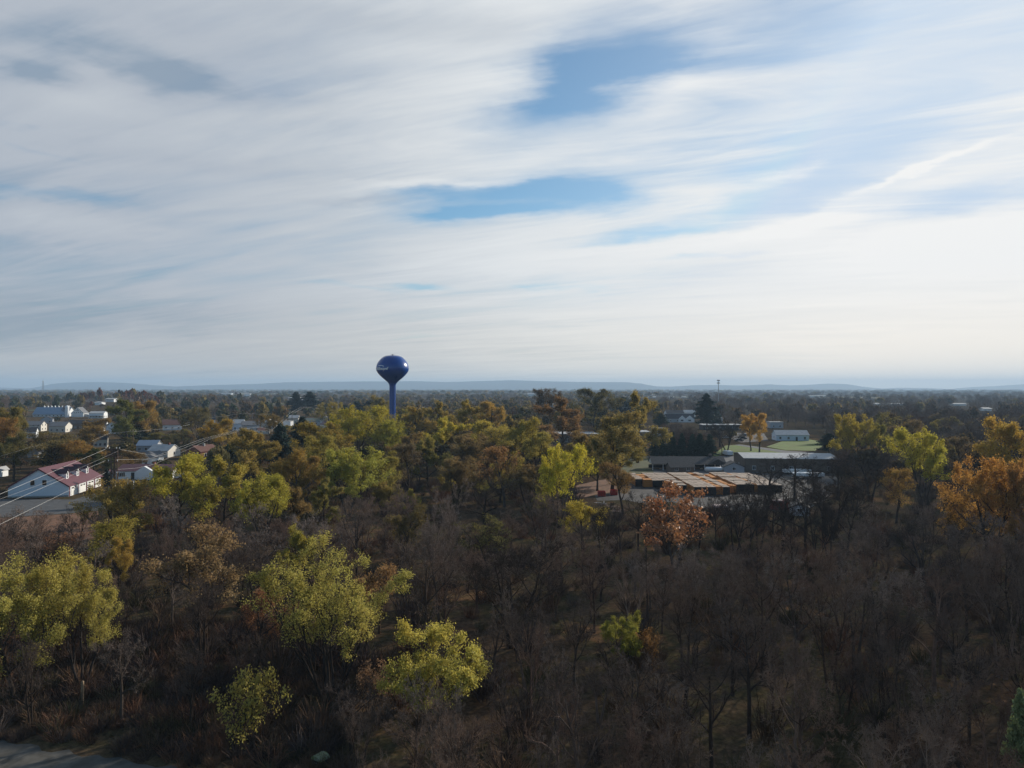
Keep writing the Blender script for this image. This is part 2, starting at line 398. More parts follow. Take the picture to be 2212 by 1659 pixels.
# ------------------------------------------------------------------ land
def land():
    s = np.linspace(-1, 1, 181); xs = np.sinh(s * 6.2) / math.sinh(6.2) * 16000
    t = np.linspace(0, 1, 181); ys = -600 + np.sinh(t * 6.2) / math.sinh(6.2) * 14400
    GX, GY = np.meshgrid(xs, ys); V = np.stack([GX, GY, ground_h(GX, GY)], -1).reshape(-1, 3)
    n = 181; i, j = np.meshgrid(np.arange(n - 1), np.arange(n - 1)); a = (j * n + i).ravel()
    q = np.stack([a, a + 1, a + n + 1, a + n], 1)
    m, nt, out = newmat('leaf_litter_and_field'); L = nt.links.new
    b = nd(nt, 'ShaderNodeBsdfDiffuse', i_Roughness=.6); g = nd(nt, 'ShaderNodeNewGeometry')
    n1 = nd(nt, 'ShaderNodeTexNoise', i_Scale=.07, i_Detail=8.0, i_Roughness=.62); n2 = nd(nt, 'ShaderNodeTexNoise', i_Scale=1.6, i_Detail=9.0, i_Roughness=.75)
    n3 = nd(nt, 'ShaderNodeTexNoise', i_Scale=.0045, i_Detail=5.0)
    for k_ in (n1, n2, n3): L(g.outputs['Position'], k_.inputs['Vector'])
    r1 = nd(nt, 'ShaderNodeValToRGB'); c = r1.color_ramp
    c.elements[0].position = .36; c.elements[0].color = (.075, .052, .036, 1); c.elements[1].position = .70; c.elements[1].color = (.22, .155, .08, 1)
    for p_, c_ in ((.47, (.12, .082, .052)), (.56, (.085, .072, .038)), (.62, (.19, .11, .06))):
        e = c.elements.new(p_); e.color = (*c_, 1)
    L(n1.outputs['Fac'], r1.inputs[0])
    mu = nd(nt, 'ShaderNodeMix', data_type='RGBA', blend_type='MULTIPLY'); mu.inputs[0].default_value = 1
    r2 = nd(nt, 'ShaderNodeValToRGB'); r2.color_ramp.elements[0].position = .32; r2.color_ramp.elements[0].color = (.35, .35, .36, 1); r2.color_ramp.elements[1].position = .7; r2.color_ramp.elements[1].color = (1.7, 1.6, 1.45, 1)
    L(n2.outputs['Fac'], r2.inputs[0]); L(r1.outputs[0], mu.inputs[6]); L(r2.outputs[0], mu.inputs[7])
    L(mu.outputs[2], b.inputs[0]); L(b.outputs[0], out.inputs[0])
    o = put('ground', mesh_np('ground', V, q, None, m)); tag(o, kind='structure')
land()

def hills():
    prof = [(-1500,834),(-900,828),(-400,831),(-150,836),(0,837),(70,839),(96,835),(120,829.5),(175,825.3),(230,825.6),(276,827),(330,831.5),(376,835),(401,833.5),(470,831),(551,829),(616,825.5),(760,824),
            (829,823.8),(900,823.5),(960,825.5),(1030,823.5),(1104,821.2),(1180,823.5),(1260,825),(1357,825.3),(1390,829),(1419,834.5),(1450,835),(1500,832),(1545,831.5),(1600,832.8),(1657,830),
            (1700,832.5),(1740,831),(1784,828.3),(1830,830),(1870,836),(1910,839.5),(1950,837.5),(2010,838),(2060,840.5),(2110,836),(2160,833.5),(2210,830),(2400,827),(2900,831),(3600,834)]
    px = np.arange(-800, 3000, 9.0); py = np.interp(px, [p[0] for p in prof], [p[1] for p in prof])
    rr = np.random.default_rng(3); n = rr.normal(0, 1, len(px)); n = np.convolve(n, np.ones(5) / 5, 'same') * .22; py = py + n
    d = 11500.0; x = (px - CX) / FL * d; top = EYE + (HY - py) / FL * d; top = np.maximum(top, 5)
    rows = [(-1700, -.02), (-1150, .25), (-650, .62), (-250, .9), (0, 1.0), (500, .7), (1500, -.02)]
    V = np.concatenate([np.stack([x * (d + dy) / d, np.full_like(x, d + dy) + 120 * np.sin(x / 900 + dy), top * (f if abs(f) < .999 else 1) * (1 + (.06 * np.sin(x / 260 + dy * .01) if 0 < f < 1 else 0))], 1) for dy, f in rows])
    n = len(px); q = []
    for r_ in range(len(rows) - 1):
        a = np.arange(n - 1) + r_ * n; q.append(np.stack([a, a + 1, a + n + 1, a + n], 1))
    m = plain('wooded_ridge', (.062, .058, .045), .95, .4, .006)
    o = put('hills', mesh_np('hills', V, np.concatenate(q), None, m)); tag(o, kind='structure')
    for p_ in o.data.polygons: p_.use_smooth = True
hills()

def sheet(name, pts, mat, z=.02, kind='structure'):
    """flat patch of lawn, asphalt or gravel given by its corners on the ground"""
    P = [(x, y, float(ground_h(x, y)) + z) for x, y in pts]
    me = bpy.data.meshes.new(name); me.from_pydata(P, [], [tuple(range(len(P)))]); me.update(); me.materials.append(mat)
    if me.polygons[0].normal.z < 0: me.flip_normals()
    return tag(put(name, me), kind=kind)
def gp(*pp):
    return [(gx(x, dist(y)), dist(y)) for x, y in pp]
M['lawn'] = plain('lawn_grass', (.085, .145, .012), .95, .4, .12, col2=(.10, .10, .02))
M['lawn_dull'] = plain('dull_grass', (.075, .09, .03), .95, .35, .3, col2=(.08, .06, .03))
M['asphalt'] = plain('asphalt', (.115, .112, .112), .9, .25, .25)
M['gravel'] = plain('grey_gravel', (.10, .098, .096), .95, .3, .5)
M['yard'] = plain('yard_hardstanding', (.088, .078, .070), .95, .55, .12)
M['road_grit'] = plain('gritty_road', (.115, .108, .094), .95, .55, .55, col2=(.07, .062, .05))
M['litter'] = plain('russet_leaf_litter', (.20, .095, .05), .95, .45, .8, col2=(.10, .06, .035))
M['pale_field'] = plain('stubble_field', (.22, .20, .10), .95, .3, .01)
M['green_field'] = plain('pasture', (.10, .12, .045), .95, .3, .01)
# track along the bottom left
ax, ay = gx(0, dist(1604)), dist(1604); bx, by = gx(400, dist(1664)), dist(1664)
u = np.array([bx - ax, by - ay]); u /= np.linalg.norm(u); nrm = np.array([-u[1], u[0]]); nrm = nrm if nrm[1] < 0 else -nrm
p0 = np.array([ax, ay]) - u * 60; p1 = np.array([bx, by]) + u * 6
road_pts = [tuple(p0), tuple(p0 + (p1 - p0) * .5 + nrm * -.35), tuple(p1 - u * 3 + nrm * .2), tuple(p1), tuple(p1 + nrm * 7), tuple(p0 + nrm * 7)]
ROAD_AT, ROAD_N = p0.copy(), nrm.copy()
rj = random.Random(9); far_edge = [tuple(p0 + (p1 - p0) * q + nrm * (rj.uniform(-.45, .35) - .3 * math.sin(3.1 * q))) for q in np.linspace(0, 1, 90)]
sheet('road', far_edge + [tuple(p1 + nrm * 7), tuple(p0 + nrm * 7)], M['road_grit'], .03)
sheet('gravel_lot', gp((-130,1078),(160,1079),(205,1066),(230,1100),(150,1109),(0,1118),(-130,1126)), M['gravel'], .03)
sheet('leafy_bank', gp((-130,1127),(0,1119),(150,1110),(215,1104),(210,1160),(120,1180),(-60,1190)), M['litter'], .024)
sheet('lawn', gp((1568,962),(1600,960),(1690,972),(1745,981),(1700,984),(1600,986),(1560,981),(1540,990),(1535,985)), M['lawn'], .03)
sheet('lawn', gp((1655,965),(1690,953),(1745,949),(1790,956),(1760,974),(1700,973)), M['lawn'], .05)
sheet('path', gp((1586,961),(1598,960),(1700,974),(1760,977),(1748,982),(1690,978)), M['asphalt'], .04)
sheet('lawn', gp((590,985),(735,980),(745,1000),(600,1010)), M['lawn'], .03)
sheet('road', gp((560,978),(740,973),(742,979),(560,985)), M['asphalt'], .035)
sheet('parking_lot', gp((1590,935),(1650,936),(1660,952),(1600,956),(1580,948)), M['yard'], .03)
sheet('asphalt_yard', gp((1340,985),(1540,985),(1645,985),(1660,1000),(1640,1022),(1350,1022),(1330,1000)), M['asphalt'], .03)
sheet('yard', gp((1362,1022),(1800,1023),(1822,1050),(1770,1090),(1700,1108),(1640,1098),(1560,1106),(1450,1084),(1400,1090),(1350,1080),(1290,1082),(1284,1070),(1340,1062),(1350,1045)), M['yard'], .036)
sheet('leafy_verge', gp((1240,1050),(1290,1038),(1349,1030),(1348,1046),(1338,1061),(1283,1069),(1245,1080)), M['litter'], .03)
sheet('lawn', gp((1340,990),(1410,989),(1412,1030),(1335,1030)), M['lawn_dull'], .042)
for pts in (((1180,858),(1500,858),(1480,862),(1200,862)), ((540,872),(660,872),(650,876),(550,877)), ((60,893),(180,892),(200,885),(60,886)), ((1990,906),(2080,905),(2080,909),(1990,911)), ((1290,932),(1420,932),(1420,940),(1290,940))):
    sheet('field', gp(*pts), M['green_field'], .08)
for pts in (((1080,851),(1420,851),(1420,853),(1080,853)), ((480,850),(600,850),(600,852),(480,852)), ((1760,857),(1900,857),(1900,860),(1760,860))):
    sheet('field', gp(*pts), M['pale_field'], .1)
# ------------------------------------------------------------------ trees
def unit(v): return v / np.maximum(np.linalg.norm(v, axis=-1, keepdims=True), 1e-9)

def frame(d):
    ref = np.where(np.abs(d[..., 2:3]) < .9, np.array([0, 0, 1.0]), np.array([1.0, 0, 0]))
    a = unit(np.cross(d, ref)); return a, np.cross(d, a)

def grow(par, prad, plen, m, t0, t1, ang, ratio, up, K, rng, wig=.22, rr=.6, fall=.45, droop=0.0):
    """m branches along every parent polyline; returns points, radii, lengths, parent index"""
    N, Kp = par.shape[:2]
    idx = np.repeat(np.arange(N), m); j = np.tile(np.arange(m), N)
    t = t0 + (t1 - t0) * (j + rng.random(len(idx))) / m
    f = t * (Kp - 1); i0 = np.minimum(f.astype(int), Kp - 2); fr = (f - i0)[:, None]
    a0 = par[idx, i0]; a1 = par[idx, i0 + 1]
    pos = a0 * (1 - fr) + a1 * fr; dp = unit(a1 - a0)
    pr = prad[idx, i0] * (1 - fr[:, 0]) + prad[idx, i0 + 1] * fr[:, 0]
    th = R(1) * rng.uniform(ang[0], ang[1], len(idx)); az = j * 2.4 + rng.uniform(-.9, .9, len(idx)) + idx * 1.7
    a, b = frame(dp)
    d = np.cos(th)[:, None] * dp + np.sin(th)[:, None] * (np.cos(az)[:, None] * a + np.sin(az)[:, None] * b)
    d[:, 2] += up; d = unit(d)
    ln = plen[idx] * ratio * (1 - fall * t) * rng.uniform(.65, 1.3, len(idx))
    P = np.zeros((len(idx), K, 3)); P[:, 0] = pos; st = ln / (K - 1)
    for k_ in range(1, K):
        P[:, k_] = P[:, k_ - 1] + d * st[:, None]
        d = d + rng.normal(0, wig, d.shape); d[:, 2] += up * .35 - droop; d = unit(d)
    r0 = np.minimum(pr * rr, ln * .06); rad = r0[:, None] * np.linspace(1, .35, K)[None]
    return P, rad, ln, idx

def tubes(P, rad, s):
    N, K = P.shape[:2]
    d = np.zeros_like(P); d[:, 1:-1] = P[:, 2:] - P[:, :-2]; d[:, 0] = P[:, 1] - P[:, 0]; d[:, -1] = P[:, -1] - P[:, -2]; d = unit(d)
    a, b = frame(d); t = np.arange(s) * 2 * np.pi / s
    V = P[:, :, None] + rad[:, :, None, None] * (np.cos(t)[None, None, :, None] * a[:, :, None] + np.sin(t)[None, None, :, None] * b[:, :, None])
    n, k_, s_ = np.meshgrid(np.arange(N), np.arange(K - 1), np.arange(s), indexing='ij')
    base = (n * K + k_) * s; q = np.stack([base + s_, base + (s_ + 1) % s, base + s + (s_ + 1) % s, base + s + s_], -1).reshape(-1, 4)
    return V.reshape(-1, 3), q

def ribbons(P, rad, rng):
    """flat tapering twigs, two faces wide at the base and pointed at the tip"""
    N, K = P.shape[:2]
    d = unit(P[:, -1] - P[:, 0]); rv = unit(np.cross(d, rng.normal(0, 1, d.shape)))
    V = np.zeros((N, K, 2, 3)); V[:, :, 0] = P - rv[:, None] * rad[:, :, None]; V[:, :, 1] = P + rv[:, None] * rad[:, :, None]
    n, k_ = np.meshgrid(np.arange(N), np.arange(K - 1), indexing='ij'); b = (n * K + k_) * 2
    return V.reshape(-1, 3), np.stack([b, b + 1, b + 3, b + 2], -1).reshape(-1, 4)

def join(parts):
    V, Q, o = [], [], 0
    for v, q in parts: V.append(v); Q.append(q + o); o += len(v)
    return np.concatenate(V), np.concatenate(Q)

def leaves(c, size, rng, aspect=.7, flat=0.0):
    n = unit(rng.normal(0, 1, c.shape) + np.array([0, 0, flat])); a, b = frame(n); th = rng.uniform(0, 6.28, len(c))[:, None]
    u_ = np.cos(th) * a + np.sin(th) * b; v_ = np.cross(n, u_); s = (size * rng.uniform(.4, 1.6, len(c)))[:, None]
    bend = n * s * .25
    V = np.stack([c - u_ * s * .6, c - v_ * s * .5 * aspect + bend, c + u_ * s * .6, c + v_ * s * .5 * aspect + bend], 1).reshape(-1, 3)
    return V, np.arange(len(c) * 4).reshape(-1, 4)

def broadleaf(seed, H=15.0, W=11.0, stems=1, lean=.12, nleaf=0, bare_top=0.0, low=.28, limb=(30, 62), up=.22, n1=9, n2=6, n3=5, n4=4, n5=3, lsize=.27, clump=.35, tonez=.5, keep=1.0, shape=None, tw=1.0):
    """skeleton of a broad-leaved tree: stems, limbs, branches, twigs; leaves on the outer twigs"""
    rng = np.random.default_rng(seed)
    K0 = 9; P = np.zeros((stems, K0, 3)); az = np.arange(stems) * 6.28 / max(stems, 1) + rng.uniform(0, 6, 1)
    d = np.stack([np.cos(az) * lean * (1 if stems > 1 else .4), np.sin(az) * lean * (1 if stems > 1 else .4), np.ones(stems)], 1); d = unit(d)
    P[:, 0, :2] = np.stack([np.cos(az), np.sin(az)], 1) * (.25 if stems > 1 else 0)
    L0 = H * rng.uniform(.72, .85, stems)
    for k_ in range(1, K0):
        P[:, k_] = P[:, k_ - 1] + d * (L0 / (K0 - 1))[:, None]; d = unit(d + rng.normal(0, .07, d.shape) + np.array([0, 0, .04]))
    r0 = H * .0185 / (stems ** .4); rad = np.tile(r0 * np.array([1.35, 1, .92, .84, .74, .62, .5, .36, .2]), (stems, 1))
    t1 = [(P, rad, 7)]
    B1, R1, L1, I1 = grow(P, rad, L0, n1, low, 1.0, limb, .62, up, 7, rng, .16, .62, .5)
    B2, R2, L2, I2 = grow(B1, R1, L1, n2, .25, 1.0, (25, 60), .52, up * .8, 5, rng, .2, .6, .4)
    B3, R3, L3, I3 = grow(B2, R2, L2, n3, .2, 1.0, (22, 60), .5, up * .7, 4, rng, .22, .6, .35)
    B4, R4, L4, I4 = grow(B3, R3, L3, n4, .15, 1.0, (20, 65), .55, up * .6, 3, rng, .25, .6, .3)
    R3 = np.maximum(R3, .014); R4 = np.maximum(R4, .011 * tw)
    tk = join([tubes(P, rad, 8), tubes(B1, R1, 6), tubes(B2, R2, 4)])
    ex = [B3.reshape(-1, 3)]
    tw_parts = [tubes(B3, R3, 3), ribbons(B4, R4 * 1.25, rng)]
    if n5:
        B5, R5, L5, I5 = grow(B4, R4, L4, n5, .1, 1.0, (18, 65), .62, up * .5, 2, rng, .2, .7, .25)
        R5 = np.maximum(R5, .010 * tw); tw_parts.append(ribbons(B5, R5 * 1.3 * tw, rng))
    tg = join(tw_parts)
    z1 = np.percentile(B4[..., 2], 99.5); sz = H / z1
    r1 = np.percentile(np.hypot(B4[:, -1, 0], B4[:, -1, 1]), 93); sx = W / 2 / r1
    def fit(V):
        V = V.copy(); hh = np.clip(V[:, 2:3] / (H * .35), 0, 1); f = 1 + (sx - 1) * hh
        V[:, :2] *= f; V[:, 2] *= sz; return V
    res = {'trunk': (fit(tk[0]), tk[1]), 'twig': (fit(tg[0]), tg[1])}
    if nleaf:
        src = np.concatenate([B4.reshape(-1, 3), B3[:, 1:].reshape(-1, 3)]); cid = np.concatenate([np.repeat(I2[I3[I4]], 3), np.repeat(I2[I3], 3)])
        b2 = np.concatenate([np.repeat(I3[I4], 3), np.repeat(I3, 3)])
        kp = rng.random(len(B2)) < keep
        ok = kp[b2] ; src, cid, b2 = src[ok], cid[ok], b2[ok]
        if bare_top: 
            ok = src[:, 2] < np.percentile(src[:, 2], 100 * (1 - bare_top)); src, cid, b2 = src[ok], cid[ok], b2[ok]
        pick = rng.integers(0, len(src), nleaf); c = src[pick] + rng.normal(0, clump, (nleaf, 3))
        c = fit(c); V, Q = leaves(c, np.full(nleaf, lsize), rng)
        ct = rng.random(len(B1))[cid[pick]] * .5 + rng.random(len(B2))[b2[pick]] * .5
        zz = np.clip(c[:, 2] / H, 0, 1)
        tone_ = np.clip(.5 * ct + .3 * rng.random(nleaf) + tonez * (zz - .6) , 0, 1)
        res['leaf'] = (V, Q, tone_)
    return res

def fir(seed, H=11.0, W=5.0, irregular=False):
    rng = np.random.default_rng(seed); Ps, c, tn = [], [], []
    trunk = np.zeros((1, 6, 3)); trunk[0, :, 2] = np.linspace(0, H * .98, 6); tr = np.linspace(H * .014, .02, 6)[None]
    nz = int(H * 2.2); br = []
    for z in np.linspace(.10 if not irregular else .25, .97, nz):
        n = 7; r_ = W / 2 * ((1 - z) ** .8 + .03) * (1 if not irregular else rng.uniform(.45, 1.25) * (1.3 if z > .45 else .8))
        for k_ in range(n):
            az = rng.uniform(0, 6.28); rr = r_ * rng.uniform(.75, 1.15); p0 = np.array([0, 0, z * H])
            K = 5; s = np.linspace(0, 1, K)[:, None]; dirv = np.array([math.cos(az), math.sin(az), 0])
            pts = p0 + dirv * rr * s + np.array([0, 0, 1]) * ((.18 if irregular else -.12) * rr * s - .18 * rr * s * s); br.append(pts)
            m = int(14 + 26 * rr); t = rng.random(m) ** .7
            cc = p0 + dirv * rr * t[:, None] + np.array([0, 0, 1]) * ((.18 if irregular else -.12) * rr * t - .18 * rr * t * t)[:, None] + rng.normal(0, .09 + .05 * rr, (m, 3)) * np.array([1, 1, .5]); c.append(cc)
    B = np.array(br); Rb = np.tile(np.linspace(.03, .01, 5), (len(B), 1))
    c = np.concatenate(c); V, Q = leaves(c, np.full(len(c), .36), rng, .55, .8)
    return {'trunk': join([tubes(trunk, tr, 7)]), 'twig': tubes(B, Rb, 3), 'leaf': (V, Q, rng.random(len(c)))}

VAR = {}
def variant(key, data, H, W, leafm='leaf'):
    d = {'H': H, 'W': W}
    tv, tq = data['trunk']; d['trunk'] = mesh_np('trunk', tv, tq, None, M['bark'])
    if 'leaf' in data:
        # limbs and fine twigs go with the trunk, the leaves are the crown
        v2, q2 = join([data['trunk'], data['twig']]); d['trunk'] = mesh_np('trunk', v2, q2, None, M['bark'])
        V, Q, t = data['leaf']; d['crown'] = mesh_np('crown', V, Q, None, M[leafm], {'tone': t})
    else:
        V, Q = data['twig']; d['crown'] = mesh_np('crown', V, Q, None, M['bark'])
    VAR[key] = d

for i, (st, ln, lo, lb, u_) in enumerate([(1,.1,.30,(28,60),.2),(2,.22,.30,(30,65),.2),(1,.15,.42,(35,75),.12),(3,.32,.25,(25,55),.25),(1,.05,.22,(40,75),.28),(2,.15,.45,(25,55),.3)]):
    VAR_H = [13,13,14,12,12,15][i]; VW = [8.5,9.5,9.5,9.5,8,7][i]
    variant('bare%d' % i, broadleaf(40 + i, VAR_H, VW, st, ln, 0, low=lo, limb=lb, up=u_, n1=8 if st < 3 else 6, n2=6, n3=6, n4=4, n5=4, tw=.92), VAR_H, VW)
for i, (st, ln, nl, lo, lb, kp) in enumerate([(1,.1,20000,.25,(30,65),.9),(2,.2,21000,.25,(30,62),.85),(1,.12,20000,.32,(35,70),.8),(3,.28,21000,.22,(25,58),.85),(1,.08,24000,.2,(35,72),.95)]):
    variant('leafy%d' % i, broadleaf(70 + i, 15, 11, st, ln, nl, low=lo, limb=lb, n1=9 if st < 3 else 6, n2=6, n3=5, n4=4, n5=0, lsize=.185, clump=.29, keep=kp * .88), 15, 11)
for i, (sd, st, ln, kp) in enumerate([(71, 2, .25, .62), (73, 3, .3, .62)]):
    variant('near%d' % i, broadleaf(sd, 15, 11, st, ln, 38000, low=.22, limb=(28, 60), n1=9 if st < 3 else 6, n2=6, n3=5, n4=4, n5=0, lsize=.115, clump=.25, keep=kp), 15, 11)
for i, (nl, kp, cl) in enumerate([(6500,.55,.3),(4600,.7,.25),(9000,.8,.3)]):
    variant('sparse%d' % i, broadleaf(90 + i, 14, 10, 1 + i % 2, .2, nl, low=.25, n1=8, n2=6, n3=6, n4=4, n5=2, lsize=.18, clump=cl, keep=kp, tonez=.2), 14, 10)
variant('oak', broadleaf(101, 13, 12, 2, .25, 4200, low=.22, n1=7, n2=6, n3=5, n4=4, n5=2, lsize=.30, clump=.28, keep=.8, tonez=.3, bare_top=0.0), 13, 12, 'oakleaf')
variant('vase', broadleaf(131, 15.5, 12, 7, .36, 36000, low=.30, limb=(15, 42), up=.34, n1=5, n2=6, n3=5, n4=4, n5=0, lsize=.11, clump=.19, keep=.64, tonez=.3), 15.5, 12)
variant('bush', broadleaf(120, 7, 7, 4, .4, 30000, low=.12, limb=(30, 70), n1=6, n2=5, n3=4, n4=4, n5=0, lsize=.105, clump=.19, keep=.66), 7, 7)
variant('bush_sparse', broadleaf(121, 6, 6, 4, .45, 3000, low=.12, limb=(30, 70), n1=6, n2=5, n3=5, n4=4, n5=2, lsize=.17, clump=.25, keep=.8), 6, 6)
variant('fir0', fir(1), 11, 5, 'needle'); variant('fir1', fir(2, 11, 5.4), 11, 5.4, 'needle')
variant('pine', fir(5, 15, 10, True), 15, 10, 'needle'); variant('pine1', fir(8, 14, 9, True), 14, 9, 'needle')

BARK = [(.075, .06, .05), (.06, .05, .045), (.085, .07, .062), (.065, .052, .042), (.10, .085, .075), (.07, .053, .042)]
PROT = []      # things that must stay visible: box in the survey picture and distance
CROWNS = []    # every tree placed so far (x, y, radius)
def protect(x0, y0, x1, y1, d): PROT.append((x0, y0, x1, y1, d))

def tree(kind, name, label, x, y, h, wd, color, group=None, cat='tree', bark=None, rz=None, rng=random, trunk=None):
    v = VAR[kind]; d = float(ground_h(x, y))
    t = thing(name, label, cat, (x, y, d - .15), rng.uniform(0, 6.28) if rz is None else rz, group)
    t.scale = (wd / v['W'], wd / v['W'], h / v['H'])
    bk = bark or random.choice(BARK)
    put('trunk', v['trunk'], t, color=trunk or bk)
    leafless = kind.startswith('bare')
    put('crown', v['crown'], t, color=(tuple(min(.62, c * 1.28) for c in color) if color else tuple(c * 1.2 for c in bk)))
    CROWNS.append((x, y, wd / 2))
    return t

def seen_tree(kind, px, top, width, base, color, label, name='autumn_tree', group=None, shield=.35, bark=None, rz=None, bottom=None):
    d = dist(base); x = gx(px, d); h = (base - top) / FL * d; wd = width * (1.08 if d < 140 else 1.2) / FL * d
    t = tree(kind, name, label, x, d, h, wd, color, group, bark=bark, rz=rz)
    bt = top + ((bottom or base) - top) * (.62 if bottom else .4)
    protect(px - width * shield, top, px + width * shield, bt, d - 1)
    return t
# ------------------------------------------------------------------ buildings
def house(name, label, p0, p1, base, depth, wall_h, roof_h, ridge='x', yaw=0, wall='white_side', roof='grey_roof', wins=2, side_wins=0, chimney=None, over=.3, door=None, group=None, cat='house', rows=1, porch=False, shutters=False, lone=True, trim='white_paint', dormers=0, prot=True, width=None, gable_win=False, win_h=1.2, z=0):
    """gabled building: local x along the front, front wall at y = 0, +y away from the viewer"""
    d = dist(base); W = width or abs(p1 - p0) / FL * d; x = gx((p0 + p1) / 2, d)
    t = thing(name, label, cat, (x, d, float(ground_h(x, d)) + z), R(yaw), group)
    hw = W / 2; Hh = wall_h
    wb = MB()
    if roof_h > 0 and ridge == 'y':
        wb.extrude([(-hw, 0, 0), (hw, 0, 0), (hw, 0, Hh), (0, 0, Hh + roof_h), (-hw, 0, Hh)], (0, depth, 0))
    elif roof_h > 0:
        wb.extrude([(-hw, 0, 0), (-hw, depth, 0), (-hw, depth, Hh), (-hw, depth / 2, Hh + roof_h), (-hw, 0, Hh)], (W, 0, 0))
    else:
        wb.box(-hw, hw, 0, depth, 0, Hh)
    wb.build('wall', M[wall], t)
    rb = MB(); th = .16; o = over
    if roof_h > 0 and ridge == 'y':
        s = roof_h / hw
        for sg in (-1, 1):
            e = sg * (hw + o); ze = Hh - s * o
            rb.extrude([(0, -o, Hh + roof_h + .01), (e, -o, ze + .01), (e, -o, ze + th), (0, -o, Hh + roof_h + th * 1.1)], (0, depth + 2 * o, 0))
    elif roof_h > 0:
        s = roof_h / (depth / 2)
        for sg in (0, 1):
            ye = -o if sg == 0 else depth + o; ze = Hh - s * o
            rb.extrude([(-hw - o, depth / 2, Hh + roof_h + .01), (-hw - o, ye, ze + .01), (-hw - o, ye, ze + th), (-hw - o, depth / 2, Hh + roof_h + th * 1.1)], (W + 2 * o, 0, 0))
    else:
        rb.box(-hw - o * .5, hw + o * .5, -o * .5, depth + o * .5, Hh + .003, Hh + .35)
    ro = rb.build('roof', M[roof], t)
    def window(cx, cz, ww, wh, face='front'):
        f = MB(); g = MB()
        if face == 'front':
            y = -.05
            for a, b, c, e in ((cx - ww / 2 - .09, cx - ww / 2, cz, cz + wh), (cx + ww / 2, cx + ww / 2 + .09, cz, cz + wh), (cx - ww / 2 - .09, cx + ww / 2 + .09, cz - .1, cz), (cx - ww / 2 - .09, cx + ww / 2 + .09, cz + wh, cz + wh + .1)):
                f.box(a, b, y, -.003, c, e)
            g.box(cx - ww / 2, cx + ww / 2, -.02, -.004, cz, cz + wh); f.box(cx - .03, cx + .03, y, -.021, cz, cz + wh)
            if shutters:
                s_ = [MB().box(cx + q0, cx + q0 + .4, -.04, -.004, cz - .05, cz + wh + .05) for q0 in (-ww / 2 - .5, ww / 2 + .1)]
        else:
            xx = hw if face == 'right' else -hw; sg = 1 if face == 'right' else -1
            def bx(a, b, lo, hi, c, e): f.box(min(xx + sg * lo, xx + sg * hi), max(xx + sg * lo, xx + sg * hi), a, b, c, e)
            bx(cx - ww / 2 - .09, cx - ww / 2, .003, .05, cz, cz + wh); bx(cx + ww / 2, cx + ww / 2 + .09, .003, .05, cz, cz + wh); bx(cx - ww / 2 - .09, cx + ww / 2 + .09, .003, .05, cz + wh, cz + wh + .1)
            g.box(min(xx + sg * .004, xx + sg * .02), max(xx + sg * .004, xx + sg * .02), cx - ww / 2, cx + ww / 2, cz, cz + wh)
        fo = f.build('window', M[trim], t); g.build('pane', M['glass'], fo)
        if shutters and face == 'front':
            for q in s_: q.build('shutter', M['dark_wall'], fo)
    for r_ in range(rows):
        zz = .85 + r_ * 2.6
        for i in range(wins):
            cx = -hw + W * (i + .5) / wins
            if door is not None and r_ == 0 and i == door: continue
            window(cx, zz, min(1.0, W / max(wins, 1) * .5), min(win_h, Hh - zz - .15 - .0) if r_ == rows - 1 else win_h)
        for i in range(side_wins):
            window(depth * (i + .5) / side_wins, zz, .9, win_h, 'right' if x < 0 else 'left')
    if gable_win: window(0, Hh + roof_h * .15, .8, roof_h * .4)
    if door is not None:
        cx = -hw + W * (door + .5) / wins
        dd = MB().box(cx - .5, cx + .5, -.05, -.004, 0, 2.05).build('door', M['dark_wall'], t)
        MB().box(cx + .32, cx + .4, -.09, -.052, .95, 1.05).build('handle', M['steel'], dd)
    if chimney is not None:
        zc = Hh + roof_h
        MB().box(chimney * hw - .35, chimney * hw + .35, depth * .5 - .3, depth * .5 + .3, zc - .9, zc + .8).build('chimney', M['brick'] if wall != 'brick' else M['concrete'], ro)
    if porch:
        pr = MB(); pr.extrude([(-hw, -2.2, 2.15), (-hw, -.004, 2.7), (-hw, -.004, 2.85), (-hw, -2.2, 2.3)], (W, 0, 0)); po = pr.build('porch_roof', M[roof], t)
        for i in range(4): MB().box(-hw + .1 + (W - .35) * i / 3, -hw + .25 + (W - .35) * i / 3, -2.1, -1.95, 0, 2.16).build('porch_post', M['white_paint'], po)
    for i in range(dormers):
        cx = -hw + W * (i + .5) / dormers
        s = roof_h / (depth / 2) if ridge == 'x' else 1; zd = Hh + roof_h * .3; y0 = (zd - Hh) / s
        dm = MB().extrude([(cx - .6, y0, zd), (cx + .6, y0, zd), (cx + .6, y0, zd + .9), (cx, y0, zd + 1.5), (cx - .6, y0, zd + .9)], (0, 1.6, 0)).build('dormer', M[wall], ro)
        MB().box(cx - .3, cx + .3, y0 - .03, y0 - .004, zd + .2, zd + .85).build('pane', M['glass'], dm)
    if prot:
        top = base - (Hh + roof_h) / d * FL
        protect(min(p0, p1), top, max(p0, p1), base - 3, d - 1)
    return t

TOWN = 'houses of the town left of the water tower'
